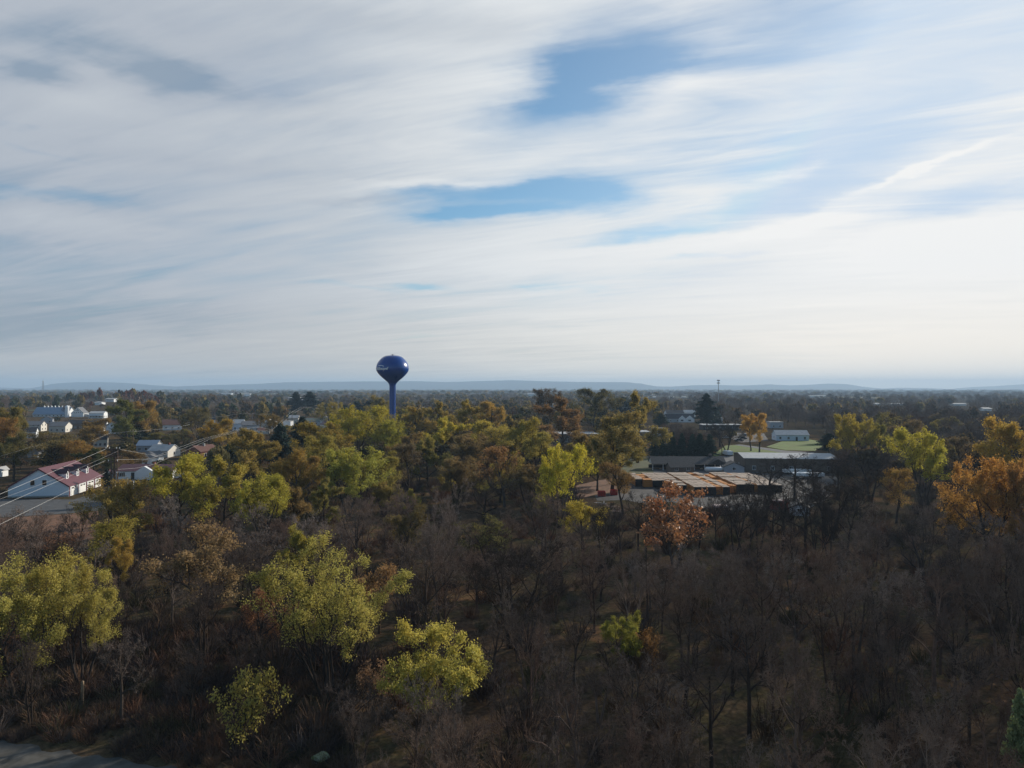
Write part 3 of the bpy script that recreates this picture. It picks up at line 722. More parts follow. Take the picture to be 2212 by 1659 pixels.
# ---- the white garage with three dormers
def garage():
    d = 182.0; x0 = -121.3
    t = thing('garage', 'long white garage with a maroon metal roof and three dormers at the left edge', 'garage', (x0, d, 0), R(9.5))
    hw, Hh, rh, ln = 7.1, 2.75, 4.5, 21.0
    MB().extrude([(-hw, 0, 0), (hw, 0, 0), (hw, 0, Hh), (0, 0, Hh + rh), (-hw, 0, Hh)], (0, ln, 0)).build('wall', M['pale_blue'], t)
    s = rh / hw; rb = MB(); o = .35
    for sg in (-1, 1):
        e = sg * (hw + o); ze = Hh - s * o
        rb.extrude([(0, -o, Hh + rh + .01), (e, -o, ze + .01), (e, -o, ze + .14), (0, -o, Hh + rh + .16)], (0, ln + 2 * o, 0))
    ro = rb.build('roof', M['maroon_metal'], t)
    tb = MB()
    for sg in (-1, 1):
        e = sg * (hw + o + .01); ze = Hh - s * o
        tb.extrude([(0, -o - .02, Hh + rh - .22), (e, -o - .02, ze - .22), (e, -o - .02, ze + .15), (0, -o - .02, Hh + rh + .17)], (0, .015, 0))
    tb.build('verge_trim', M['maroon_trim'], ro)
    for cx in (-1.45, 1.35):
        f = MB()
        for a, b, c, e in ((cx - .6, cx - .5, 2.95, 4.45), (cx + .5, cx + .6, 2.95, 4.45), (cx - .5, cx + .5, 2.95, 3.05), (cx - .5, cx + .5, 4.35, 4.45)): f.box(a, b, -.05, -.003, c, e)
        fo = f.build('window', M['white_paint'], t); MB().box(cx - .5, cx + .5, -.03, -.004, 3.05, 4.35).build('pane', M['glass'], fo)
    # the sunny long side: piers and garage doors
    for i, y in enumerate((1.2, 6.4, 11.6, 16.6)):
        dr = MB()
        dr.box(hw + .004, hw + .07, y, y + 3.6, 0, 2.3)
        for k_ in range(4): dr.box(hw + .071, hw + .09, y + .05, y + 3.55, .08 + k_ * .56, .52 + k_ * .56)
        do = dr.build('garage_door', M['door'], t)
        for q0 in (.4, 2.1): MB().box(hw + .091, hw + .11, y + q0, y + q0 + 1.1, 1.8, 2.15).build('door_light', M['glass'], do)
    for y in (.25, 5.35, 10.55, 15.65, 20.55): MB().box(hw + .003, hw + .12, y - .15, y + .3, 0, 2.55).build('pier', M['maroon_trim'], t)
    MB().box(-hw - .05, hw + .05, -.12, -.003, -.3, .35).build('plinth', M['concrete'], t)
    for i, y in enumerate((4.0, 10.2, 16.2)):
        xf = hw * .72; zb = Hh + rh * (1 - .72); hh = 1.75; w2 = .75; zt = zb + hh; zp = zt + .8
        dm = MB().extrude([(xf, y - w2, zb - .3), (xf, y + w2, zb - .3), (xf, y + w2, zt), (xf, y, zp), (xf, y - w2, zt)], (-4.6, 0, 0)).build('dormer', M['white_side'], ro)
        dr = MB()
        for sg in (-1, 1):
            dr.extrude([(xf + .25, y, zp + .02), (xf + .25, y + sg * (w2 + .22), zt - .2), (xf + .25, y + sg * (w2 + .22), zt - .08), (xf + .25, y, zp + .16)], (-5.0, 0, 0))
        dr.build('dormer_roof', M['maroon_dark'], ro)
        fr = MB().box(xf + .003, xf + .05, y - .5, y - .32, zb + .3, zt + .1).box(xf + .003, xf + .05, y + .32, y + .5, zb + .3, zt + .1).box(xf + .003, xf + .05, y - .32, y + .32, zb + .95, zb + 1.03).build('dormer_window', M['white_paint'], ro)
        MB().box(xf + .004, xf + .03, y - .32, y + .32, zb + .3, zt).build('pane', M['glass'], ro)
    protect(20, 996, 215, 1080, d - 2)
garage()
d = dist(1071); x = gx(222, d)
t = thing('porch_canopy', 'flat carport canopy on white posts behind the maroon roofed garage', 'carport', (x, d + 8, 0), R(8))
MB().box(-3, 2.2, 0, 4.5, 2.3, 2.5).build('canopy_roof', M['dark_roof'], t)
for xx, yy in ((-2.8, .2), (2.0, .2), (-2.8, 4.3), (2.0, 4.3)): MB().box(xx - .08, xx + .08, yy - .08, yy + .08, 0, 2.3).build('post', M['white_paint'], t)
protect(205, 1040, 232, 1070, d)

house('ranch_house', 'single-storey white ranch house with dark shutters and maroon roof beside the pole trio', 251, 372, 1035, 9, 2.5, 1.5, 'x', 0, 'white_side', 'maroon_metal', 5, 1, .1, door=1, shutters=True)
d = dist(1035)
g_ = MB().extrude([(gx(334, d) - gx(311, d) - 5.2, -1.2, .0), (gx(334, d) - gx(311, d) - 0, -1.2, 0), (gx(334, d) - gx(311, d), -1.2, 2.5), (gx(334, d) - gx(311, d) - 2.6, -1.2, 4.1), (gx(334, d) - gx(311, d) - 5.2, -1.2, 2.5)], (0, 1.15, 0))
g_.build('gable', M['white_side'], [o for o in COL.objects if o.name == 'ranch_house'][0])
house('garden_shed', 'tiny white gabled shed beside the pole trio', 232, 241, 1036, 3, 1.9, .9, 'y', 20, 'white_side', 'maroon_metal', 1, 0, cat='shed')
house('brick_house', 'red brick house with a maroon roof under the power wires', 392, 442, 990, 9, 2.8, 2.1, 'y', -28, 'brick', 'rust_roof', 2, 2, .2)
house('blue_roofed_house', 'house with a blue-grey metal roof behind the ranch house', 296, 336, 977, 8, 2.9, 2.0, 'x', 8, 'grey_side', 'blue_roof', 3, 1)
house('hip_house', 'wide house with pale grey-green roof right of the blue-grey roof', 318, 364, 988, 9, 2.6, 2.2, 'x', -6, 'cream', 'pale_roof', 3, 1, .5)
house('narrow_house', 'narrow white gable-ended house among trees behind the ranch house', 305, 326, 1010, 7, 3.6, 1.7, 'y', -12, 'white_side', 'grey_roof', 1, 2, rows=1)
house('edge_shed', 'small white shed cut by the left frame edge', -8, 4, 1030, 3, 2.2, .8, 'y', 0, 'white_side', 'pale_roof', 1, 0, cat='shed')
house('gable_house', 'small grey-white gabled house half hidden by leafless branches above the garage', 58, 84, 988, 6, 2.7, 1.9, 'y', -10, 'grey_side', 'grey_roof', 1, 1, gable_win=True)
house('town_house', 'grey roofed pale house, farthest left below the blue barn', 57, 87, 932, 9, 4.2, 2.2, 'x', 12, 'cream', 'grey_roof', 3, 2, rows=2, group=TOWN)
house('town_house', 'small dark roofed white house with a sunlit end below the grey roofed pale house', 52, 76, 946, 7, 3.6, 2.1, 'x', 24, 'white_side', 'dark_roof', 2, 2, group=TOWN)
house('town_house', 'cream house with a broad grey roof below the middle of the blue barn', 107, 140, 934, 10, 4.0, 2.4, 'x', 10, 'cream', 'grey_roof', 3, 2, rows=1, group=TOWN)
house('town_house', 'low dark roofed house right below the long blue barn', 90, 112, 915, 9, 3.4, 2.2, 'y', 25, 'grey_side', 'dark_roof', 2, 1, group=TOWN)
house('town_house', 'brown house with a pinkish sunlit end below the white silo', 148, 178, 927, 8, 3.8, 2.2, 'x', 14, 'tan_block', 'dark_roof', 3, 1, group=TOWN)
house('town_house', 'long near-black roofed house left of the pale blue gable', 190, 226, 931, 10, 3.6, 2.9, 'x', 20, 'white_side', 'dark_roof', 3, 2, .3, group=TOWN)
house('town_house', 'white porch house in front of the long near-black roof', 200, 222, 941, 7, 3.0, 1.8, 'x', 22, 'white_side', 'pale_roof', 3, 2, porch=True, group=TOWN)
house('town_house', 'pale blue gable-ended house with a dark green roof', 226, 256, 937, 12, 4.0, 2.7, 'y', 30, 'pale_blue', 'green_roof', 2, 3, .1, gable_win=True, group=TOWN)
house('town_house', 'two-storey house with a row of sunlit white windows above the pole trio', 195, 229, 967, 8, 3.9, 1.7, 'x', 26, 'cream', 'dark_roof', 4, 3, group=TOWN, rows=1)
house('town_house', 'brown roofed house with one bright white gable among dark trees', 354, 391, 929, 9, 3.6, 3.2, 'x', 26, 'white_side', 'rust_roof', 3, 2, .5, group=TOWN)
house('town_house', 'dark roofed house with a small white gable left of the golden tree', 438, 464, 917, 9, 3.8, 2.6, 'x', 24, 'white_side', 'dark_roof', 2, 2, group=TOWN)
house('town_house', 'tall pale grey house with a metal roof beside the dark wire pole', 503, 524, 930, 9, 4.6, 2.4, 'x', 10, 'pale_blue', 'pale_roof', 2, 2, rows=1, group=TOWN)
house('town_house', 'pale house with a grey roof and twin white gable ends', 524, 560, 932, 10, 4.1, 2.3, 'x', 22, 'grey_side', 'grey_roof', 3, 2, .8, group=TOWN)
house('town_house', 'white gable-fronted house left of the flat white box', 566, 597, 926, 10, 3.9, 2.4, 'y', 16, 'white_side', 'pale_roof', 3, 2, gable_win=True, group=TOWN)
house('town_house', 'flat roofed white box building behind the blue-green pine', 612, 628, 924, 6, 4.4, 0, 'x', 0, 'white_side', 'pale_roof', 1, 0, group=TOWN)
house('town_house', 'pale roofed house left of the long grey-green roof', 624, 644, 916, 8, 4.6, 2.0, 'x', 8, 'cream', 'pale_roof', 2, 1, group=TOWN)
house('hall', 'long low hall with grey-green roof left of the church', 645, 696, 919, 11, 3.0, 2.2, 'x', 4, 'grey_side', 'green_roof', 6, 1, cat='building')
house('red_shed', 'low shed with faded red roof among houses right of the dark wire pole', 558, 582, 937, 7, 2.0, 1.5, 'x', 18, 'cream', 'rust_roof', 2, 1, cat='shed')
house('red_roofed_house', 'house with a dark red roof in front of the church', 704, 728, 927, 12, 3.0, 3.0, 'y', 34, 'cream', 'maroon_metal', 2, 2)
# ---- church
d = dist(919); x = gx(704, d)
t = thing('church', 'small white church with a thin pointed steeple left of the water tower', 'church', (x, d, 0), R(14))
MB().extrude([(-4, 0, 0), (4, 0, 0), (4, 0, 3.6), (0, 0, 6.6), (-4, 0, 3.6)], (0, 12, 0)).build('nave', M['white_side'], t)
rb = MB()
for sg in (-1, 1): rb.extrude([(0, -.3, 6.62), (sg * 4.35, -.3, 3.36), (sg * 4.35, -.3, 3.5), (0, -.3, 6.8)], (0, 12.6, 0))
rb.build('roof', M['pale_roof'], t)
tw = MB().box(3.2, 6.0, 1.0, 3.8, 0, 7.6).box(3.45, 5.75, 1.25, 3.55, 7.6, 9.0).build('steeple_tower', M['white_side'], t)
MB().poly([(3.5, 1.3, 9.003), (5.7, 1.3, 9.003), (5.7, 3.5, 9.003), (3.5, 3.5, 9.003), (4.6, 2.4, 15.0)], [(3, 2, 1, 0), (0, 1, 4), (1, 2, 4), (2, 3, 4), (3, 0, 4)]).build('spire', M['white_paint'], tw)
for xx in (-2.4, 0, 2.4): MB().box(xx - .4, xx + .4, -.05, -.004, 1.2, 3.0).build('window', M['glass'], t)
for yy in (2.4,): MB().box(4.1, 5.1, .95, .996, 5.2, 6.8).build('louvre', M['glass'], tw)
protect(692, 876, 726, 917, d)
# ---- barn with white silo
d = dist(901); x = gx(108, d)
t = thing('barn', 'long barn with a pale blue metal roof and row of white ridge vents', 'barn', (x, d, 0), R(3))
MB().extrude([(-16, 0, 0), (-16, 15, 0), (-16, 15, 2.9), (-16, 7.5, 9.3), (-16, 0, 2.9)], (32, 0, 0)).build('wall', M['white_side'], t)
rb = MB()
for sg in (0, 1):
    ye = -.5 if sg == 0 else 15.5; rb.extrude([(-16.4, 7.5, 9.31), (-16.4, ye, 2.48), (-16.4, ye, 2.65), (-16.4, 7.5, 9.5)], (32.8, 0, 0))
ro = rb.build('roof', M['blue_roof'], t)
for i in range(8): 
    xx = -9.5 + i * 3.35
    MB().box(xx - .5, xx + .5, 7.0, 8.0, 9.2, 10.1).extrude([(xx - .65, 6.9, 10.1), (xx + .65, 6.9, 10.1), (xx, 6.9, 10.7)], (0, 1.2, 0)).build('ridge_vent', M['white_paint'], ro)
for i in range(9): MB().box(-14.6 + i * 3.5, -13.4 + i * 3.5, -.05, -.004, 1.0, 2.0).build('window', M['glass'], t)
protect(72, 877, 145, 899, d)
t = thing('silo', 'round-topped white silo between the blue barn and white gabled barn', 'silo', (gx(148, dist(902)), dist(902) - 2, 0))
MB().lathe([(1.75, 0), (1.75, 9.6)], 20).build('shaft', M['white_paint'], t, smooth=True)
MB().lathe([(1.8, 9.6), (1.72, 10.2), (1.4, 10.9), (.8, 11.4), (.02, 11.55)], 20).build('dome', M['white_paint'], t, smooth=True)
protect(143, 875, 154, 900, dist(902))
d = dist(902); x = gx(163, d)
t = thing('gabled_barn', 'white barn end with dark windows and grey roof right of the silo', 'barn', (x, d + 3, 0), R(16))
MB().extrude([(-5.2, 0, 0), (5.2, 0, 0), (5.2, 0, 4.2), (0, 0, 9.4), (-5.2, 0, 4.2)], (0, 16, 0)).build('wall', M['white_side'], t)
rb = MB()
for sg in (-1, 1): rb.extrude([(0, -.3, 9.41), (sg * 5.6, -.3, 3.8), (sg * 5.6, -.3, 3.98), (0, -.3, 9.62)], (0, 16.6, 0))
rb.build('roof', M['grey_roof'], t)
for zz, xs in ((4.2, (-2.6, -.9, .9, 2.6)), (6.0, (-1.2, 0, 1.2)), (7.3, (0,))):
    for xx in xs: MB().box(xx - .35, xx + .35, -.05, -.004, zz, zz + .75).build('window', M['glass'], t)
MB().extrude([(5.25, 2, 2.0), (9.5, 2, 1.9), (9.5, 2, 2.2), (5.25, 2, 3.4)], (0, 9, 0)).box(5.3, 9.2, 2.2, 10.8, 0, 1.9).build('lean_to', M['pale_roof'], t)
protect(150, 878, 184, 900, d)
house('farmhouse', 'white farmhouse with porch right of the white gabled barn', 194, 223, 904, 10, 4.6, 1.6, 'x', 12, 'white_side', 'pale_roof', 5, 2, rows=1, porch=True)
# ---- right of the water tower
house('store', 'long flat roofed store with pale roof edge behind the orange-brown tree', 1176, 1290, 957, 16, 4.4, 0, 'x', 0, 'tan_block', 'pale_roof', 6, 0, cat='building', over=.6)
house('store', 'second flat roofed store behind the tall olive trees', 1350, 1405, 950, 14, 4.0, 0, 'x', 0, 'tan_block', 'pale_roof', 3, 0, cat='building', over=.6)
house('small_house', 'small white house with light roof behind the row of firs', 1410, 1437, 940, 7, 3.0, 1.4, 'x', 0, 'white_side', 'blue_roof', 1, 1)
d = dist(912); x = gx(1485, d)
house('twin_gable_house', 'dark roofed house with two white front gables beyond the firs', 1441, 1501, 912, 12, 3.0, 3.6, 'x', 0, 'grey_side', 'dark_roof', 4, 1)
tg = [o for o in COL.objects if o.name == 'twin_gable_house'][0]
for cx, ww in ((2.0, 4.2), (8.2, 4.4)):
    g_ = MB().extrude([(cx - ww, -1.5, 0), (cx + ww * .45, -1.5, 0), (cx + ww * .45, -1.5, 2.6), (cx - ww * .27, -1.5, 5.4), (cx - ww, -1.5, 2.6)], (0, 1.45, 0)).build('gable', M['white_side'], tg)
    MB().box(cx - ww * .6, cx - ww * .1, -1.56, -1.504, 1.0, 2.1).build('pane', M['glass'], g_)
house('far_house', 'pale house with a row of windows behind the twin gabled house', 1440, 1478, 903, 10, 4.6, 2.6, 'x', 4, 'pale_blue', 'dark_roof', 5, 0, rows=1)
house('far_house', 'white house with light roof right behind the twin gabled house', 1478, 1502, 901, 10, 4.4, 2.2, 'x', -8, 'white_side', 'pale_roof', 2, 0)
house('far_house', 'pale green house half hidden by bare trees right of the dark pine', 1532, 1560, 914, 9, 4.0, 3.6, 'y', -14, 'pale_blue', 'pale_roof', 2, 1)
house('flat_building', 'long low building with a bright flat roof behind the golden tree', 1520, 1604, 929, 13, 3.2, 0, 'x', -2, 'dark_wall', 'pale_roof', 6, 0, cat='building', over=1.4)
house('metal_shed', 'long white metal shed with pale grey roof beside the sunny lawn', 1678, 1746, 952, 10, 3.0, 2.2, 'x', -7, 'pale_blue', 'pale_roof', 4, 1, cat='shed', door=2)
house('box_building', 'square grey building above the long white metal shed', 1664, 1692, 925, 8, 4.0, 0, 'x', 0, 'grey_side', 'pale_roof', 2, 0, cat='building')
# ---- lumber yard
d = dist(1016)
t = thing('pole_barn', 'long open-fronted shed with a weathered dark roof behind the orange lumber', 'shed', (gx(1488, d), d, 0), R(-2))
rb = MB(); rb.extrude([(-12.6, 4, 4.2), (-12.6, -.6, 2.15), (-12.6, -.6, 2.3), (-12.6, 4, 4.4)], (25.2, 0, 0)); rb.extrude([(-12.6, 4, 4.2), (-12.6, 8.6, 2.15), (-12.6, 8.6, 2.3), (-12.6, 4, 4.4)], (25.2, 0, 0))
ro = rb.build('roof', M['shed_roof'], t)
MB().extrude([(-12.4, 0, 2.0), (-12.4, 8, 2.0), (-12.4, 4, 4.1)], (.12, 0, 0)).build('gable_end', M['white_side'], t)
MB().box(-12.4, 12.4, 7.7, 8, 0, 1.2).build('back_wall', M['dark_wall'], t)
for i in range(8): MB().box(-12.3 + i * 3.5, -12.1 + i * 3.5, 0, .2, 0, 2.2).build('post', M['white_paint'], t)
MB().box(7.6, 8.6, 3.5, 4.5, 4.0, 5.2).build('chimney', M['shed_roof'], ro)
MB().extrude([(6.0, -1.5, 2.2), (12.8, -1.5, 2.2), (9.4, -1.5, 4.0)], (0, 5, 0)).build('cross_gable', M['shed_roof'], ro)
for i in range(7): MB().box(-11.8 + i * 3.5, -9.6 + i * 3.5, 3, 4.5, .0, .5 + .25 * (i % 3)).build('stored_timber', M['old_plank'], t)
protect(1406, 990, 1600, 1016, d)
house('tan_hut', 'little dark roofed hut with tan front before the open shed', 1448, 1500, 1022, 5, 1.9, 1.3, 'x', 4, 'tan_block', 'shed_roof', 2, 0, cat='shed', lone=False)
house('white_hut', 'low white-walled hut at the right end of the open shed', 1564, 1607, 1021, 6, 1.9, 1.4, 'y', -8, 'grey_side', 'shed_roof', 1, 1, cat='shed')
d = dist(1019)
t = thing('storage_tank', 'white cylindrical tank lying in front of the open shed', 'tank', (gx(1541, d), d - 1, 0))
MB().tube([(-3, 0, 1.0), (-2.8, 0, 1.0), (2.8, 0, 1.0), (3, 0, 1.0)], [.45, .72, .72, .45], 16).build('shell', M['white_paint'], t, smooth=True)
for xx in (-2, 2): MB().box(xx - .15, xx + .15, -.6, .6, 0, .42).build('cradle', M['concrete'], t)
house('warehouse', 'large tan warehouse with a low pale roof right of the yard', 1612, 1806, 1021, 20, 4.6, .9, 'x', -7, 'tan_block', 'pale_roof', 5, 1, cat='building', over=.5, prot=False, door=3)
for (p0, p1, bs, lb) in ((1694, 1752, 1026, 'upper of two long white trailers beyond the lumber'), (1716, 1780, 1034, 'lower of two long white trailers beyond the lumber')):
    d = dist(bs); W = (p1 - p0) / FL * d
    t = thing('trailer', lb, 'trailer', (gx((p0 + p1) / 2, d), d, 0), R(-4), 'white trailers in the yard')
    MB().box(-W / 2, W / 2, 0, 2.2, .75, 1.75).build('body', M['white_paint'], t)
    MB().box(-W / 2 + .1, W / 2 - .1, .3, 1.9, .55, .745).build('chassis', M['dark_wall'], t)
    for xx in (-W / 2 + 1.2, W / 2 - 2.4, W / 2 - 1.3):
        for yy in (.1, 1.85): MB().tube([(xx, yy, .42), (xx, yy + .25, .42)], .42, 12).build('wheel', M['rubber'], t)
# lumber stacks: grey wrapped packs with dark ends and bare orange packs between them
LUM = 'packs of timber stacked in rows in the yard'
zt = 2.2
edges = [(1372, 1390, 'g', 1034, 0), (1390, 1409, 'o', 1036, -.1), (1409, 1438, 'g', 1036.6, 0), (1438, 1454, 'o', 1040, -.3), (1454, 1484, 'g', 1046, -.1), (1484, 1499, 'o', 1047, -.25), (1499, 1547, 'g', 1052.5, .15), (1547, 1561, 'o', 1051, 0),
         (1561, 1577, 'g', 1052, .1), (1577, 1590, 'o', 1048, -.2), (1590, 1629, 'g', 1046, .1), (1629, 1636, 'o', 1046, .0), (1636, 1690, 'g', 1046.7, 0)]
def pack(kind, wd, ln, h, loc, y0):
    if kind == 'g':
        t = thing('timber_pack', 'grey wrapped timber pack with dark ends among orange packs in the yard', 'timber pack', loc, 0, LUM)
        MB().box(-wd / 2, wd / 2, 0.03, ln, .15, h - .12).build('timber', M['orange_lumber'], t)
        if loc[1] == y0: MB().box(-wd / 2 + .02, wd / 2 - .02, -.02, .027, .17, h - .13).build('pack_end', M['lumber_end'], t)
        b = MB(); n = max(1, int(wd / 1.15))
        for i in range(n):
            for k_ in range(2): b.box(-wd / 2 - .02 + (wd + .04) * i / n + .03, -wd / 2 - .02 + (wd + .04) * (i + 1) / n - .03, ln / 2 * k_ + .02, ln / 2 * (k_ + 1) - .04, h - .118, h + random.uniform(-.02, .05))
        b.build('wrap', M['lumber_wrap'], t)
    else:
        t = thing('timber_pack', 'bare orange timber pack squeezed between grey wrapped packs in the yard', 'timber pack', loc, 0, LUM)
        b = MB()
        for k_ in range(4): b.box(-wd / 2 + random.uniform(0, .05), wd / 2 - random.uniform(0, .05), random.uniform(0, .1), ln - random.uniform(0, .1), .15 + (h - .15) * k_ / 4 + .02, .15 + (h - .15) * (k_ + 1) / 4 - .02)
        b.build('timber', M['orange_lumber'], t)
    s_ = MB()
    for yy in (.3, ln - .5): s_.box(-wd / 2 + .05, wd / 2 - .05, yy, yy + .2, 0, .149)
    s_.build('skid', M['old_plank'], t)
for p0, p1, kd, ytop, dz in edges:
    y0 = (EYE - zt) * FL / (ytop - HY); y1 = (EYE - zt) * FL / (1020.5 - HY)
    dm = y0; xm = gx((p0 + p1) / 2, dm); wd = (p1 - p0) / FL * dm - .06
    n = max(4, int(round((y1 - y0) / 3.6))); ln = (y1 - y0) / n
    for k_ in range(n): pack(kd, wd, ln - .12, zt + dz + random.uniform(-.16, .12) - (.25 if kd == 'o' and k_ % 3 == 1 else 0), (xm, y0 + k_ * ln, 0), y0)
protect(1385, 1020, 1640, 1050, 185)
# red bins, other yard stuff
for p0, p1, bs, lb in ((1292, 1308, 1073, 'left, shorter one of two red open dumpsters'), (1319, 1334, 1070, 'right, taller one of two red open dumpsters')):
    d = dist(bs); W = (p1 - p0) / FL * d
    t = thing('dumpster', lb + ' under the tall olive tree', 'dumpster', (gx((p0 + p1) / 2, d), d, 0), R(random.uniform(-8, 8)), 'red dumpsters')
    b = MB(); h = 1.35
    b.box(-W/2, W/2, 0, .06, .1, h).box(-W/2, W/2, 1.9, 1.96, .1, h).box(-W/2, -W/2+.06, .063, 1.897, .1, h).box(W/2-.06, W/2, .063, 1.897, .1, h).box(-W/2+.07, W/2-.07, .07, 1.89, .1, .16)
    b.build('body', M['red'], t)
    r_ = MB()
    for i in range(4): r_.box(-W/2 + W * (i + .3) / 4, -W/2 + W * (i + .3) / 4 + .08, -.06, -.003, .15, h)
    r_.build('rib', M['faded_red'], t); MB().box(-W/2, W/2, .2, 1.7, 0, .097).build('skid', M['dark_wall'], t)
    protect(p0, bs - 14, p1, bs - 2, d - 1)
d = dist(1114); t = thing('plank_stack', 'tan plank stack with light top below the lumber rows', 'timber stack', (gx(1560, d), d, 0), R(5))
for k_ in range(5): MB().box(-1.45, 1.45, 0, 2.6, .12 + k_ * .42, .12 + k_ * .42 + .36).build('plank_layer', M['old_plank'] if k_ < 4 else M['pink_top'], t)
MB().box(-1.3, 1.3, .3, .5, 0, .118).box(-1.3, 1.3, 2, 2.2, 0, .118).build('skid', M['lumber_end'], t)
d = dist(1103); t = thing('shipping_container', 'faded red container with a pale tarp top at the yard edge', 'container', (gx(1686, d), d, 0), R(-6))
MB().box(-1.9, 1.9, 0, 2.4, .1, 2.1).build('body', M['faded_red'], t); MB().box(-1.7, .5, .2, 2.2, 2.103, 2.3).build('tarp', M['pink_top'], t)
r_ = MB()
for i in range(10): r_.box(-1.85 + i * .39, -1.72 + i * .39, -.04, -.003, .15, 2.05)
r_.build('rib', M['faded_red'], t)
house('tarp_shed', 'grey gabled tarp shelter right of the faded red container', 1708, 1746, 1114, 4, 1.7, 1.0, 'y', -18, 'grey_side', 'shed_roof', 1, 0, cat='shed', prot=False)
for px, bs, lb, mt in ((1300, 1090, 'low heap of grey boards left of the red bins', 'concrete'), (1322, 1098, 'heap of brown scrap pallets below the red bins', 'old_plank'), (1340, 1106, 'heap of reddish broken planks in front of the pallets', 'rust_roof')):
    d = dist(bs); t = thing('board_heap', lb, 'scrap heap', (gx(px, d), d, 0))
    for k_ in range(9):
        a = random.uniform(0, 3.1); MB().box(-1.1, 1.1, -.09, .09, -.03, .03).build('board', M[mt if k_ % 3 else 'pink_top'], t, (random.uniform(-1, 1), random.uniform(-.6, .6), .12 + .06 * k_), (random.uniform(-.2, .2), random.uniform(-.2, .2), a))
# ---- far white buildings
for p0, p1, bs, h, lb in ((1399, 1417, 863, 2.6, 'leftmost of three tiny sunlit roofs beyond the big pine'), (1446, 1456, 863, 2.6, 'middle of three tiny sunlit roofs beyond the big pine'), (1474, 1482, 862.5, 2.6, 'rightmost of three tiny sunlit roofs beyond the big pine'),
    (1884, 2012, 876, 2.6, 'very long pale warehouse far off at the right'), (2060, 2087, 876, 2.6, 'short pale warehouse right of the very long one'), (2126, 2142, 888, 3, 'lone pale roof far right among bare trees'), (1748, 1784, 858, 4, 'distant white row of houses on the plain at right'),
    (478, 500, 852.5, 5, 'distant white strip building left of the water tower'), (528, 540, 857, 7, 'small white building beyond the town trees'), (650, 668, 868, 3.6, 'pale low shed beyond the town'), (622, 648, 862, 3.4, 'cream strip of building beyond the golden trees'), (1140, 1160, 857, 7, 'small white block right of the water tower'), (1160, 1195, 879, 4, 'pale strip roof behind the golden trees'), (228, 246, 882, 4, 'white strip building behind the bare trees right of the barns'), (205, 214, 887, 3, 'small white barn roof behind the farmhouse')):
    house('distant_building', lb, p0, p1, bs, 30 if p1 - p0 > 60 else 14, h, h * .3, 'x', 0, 'white_side', 'pale_roof', 0, 0, cat='building', group='distant pale buildings on the plain', over=1.0, prot=p1 - p0 < 60)
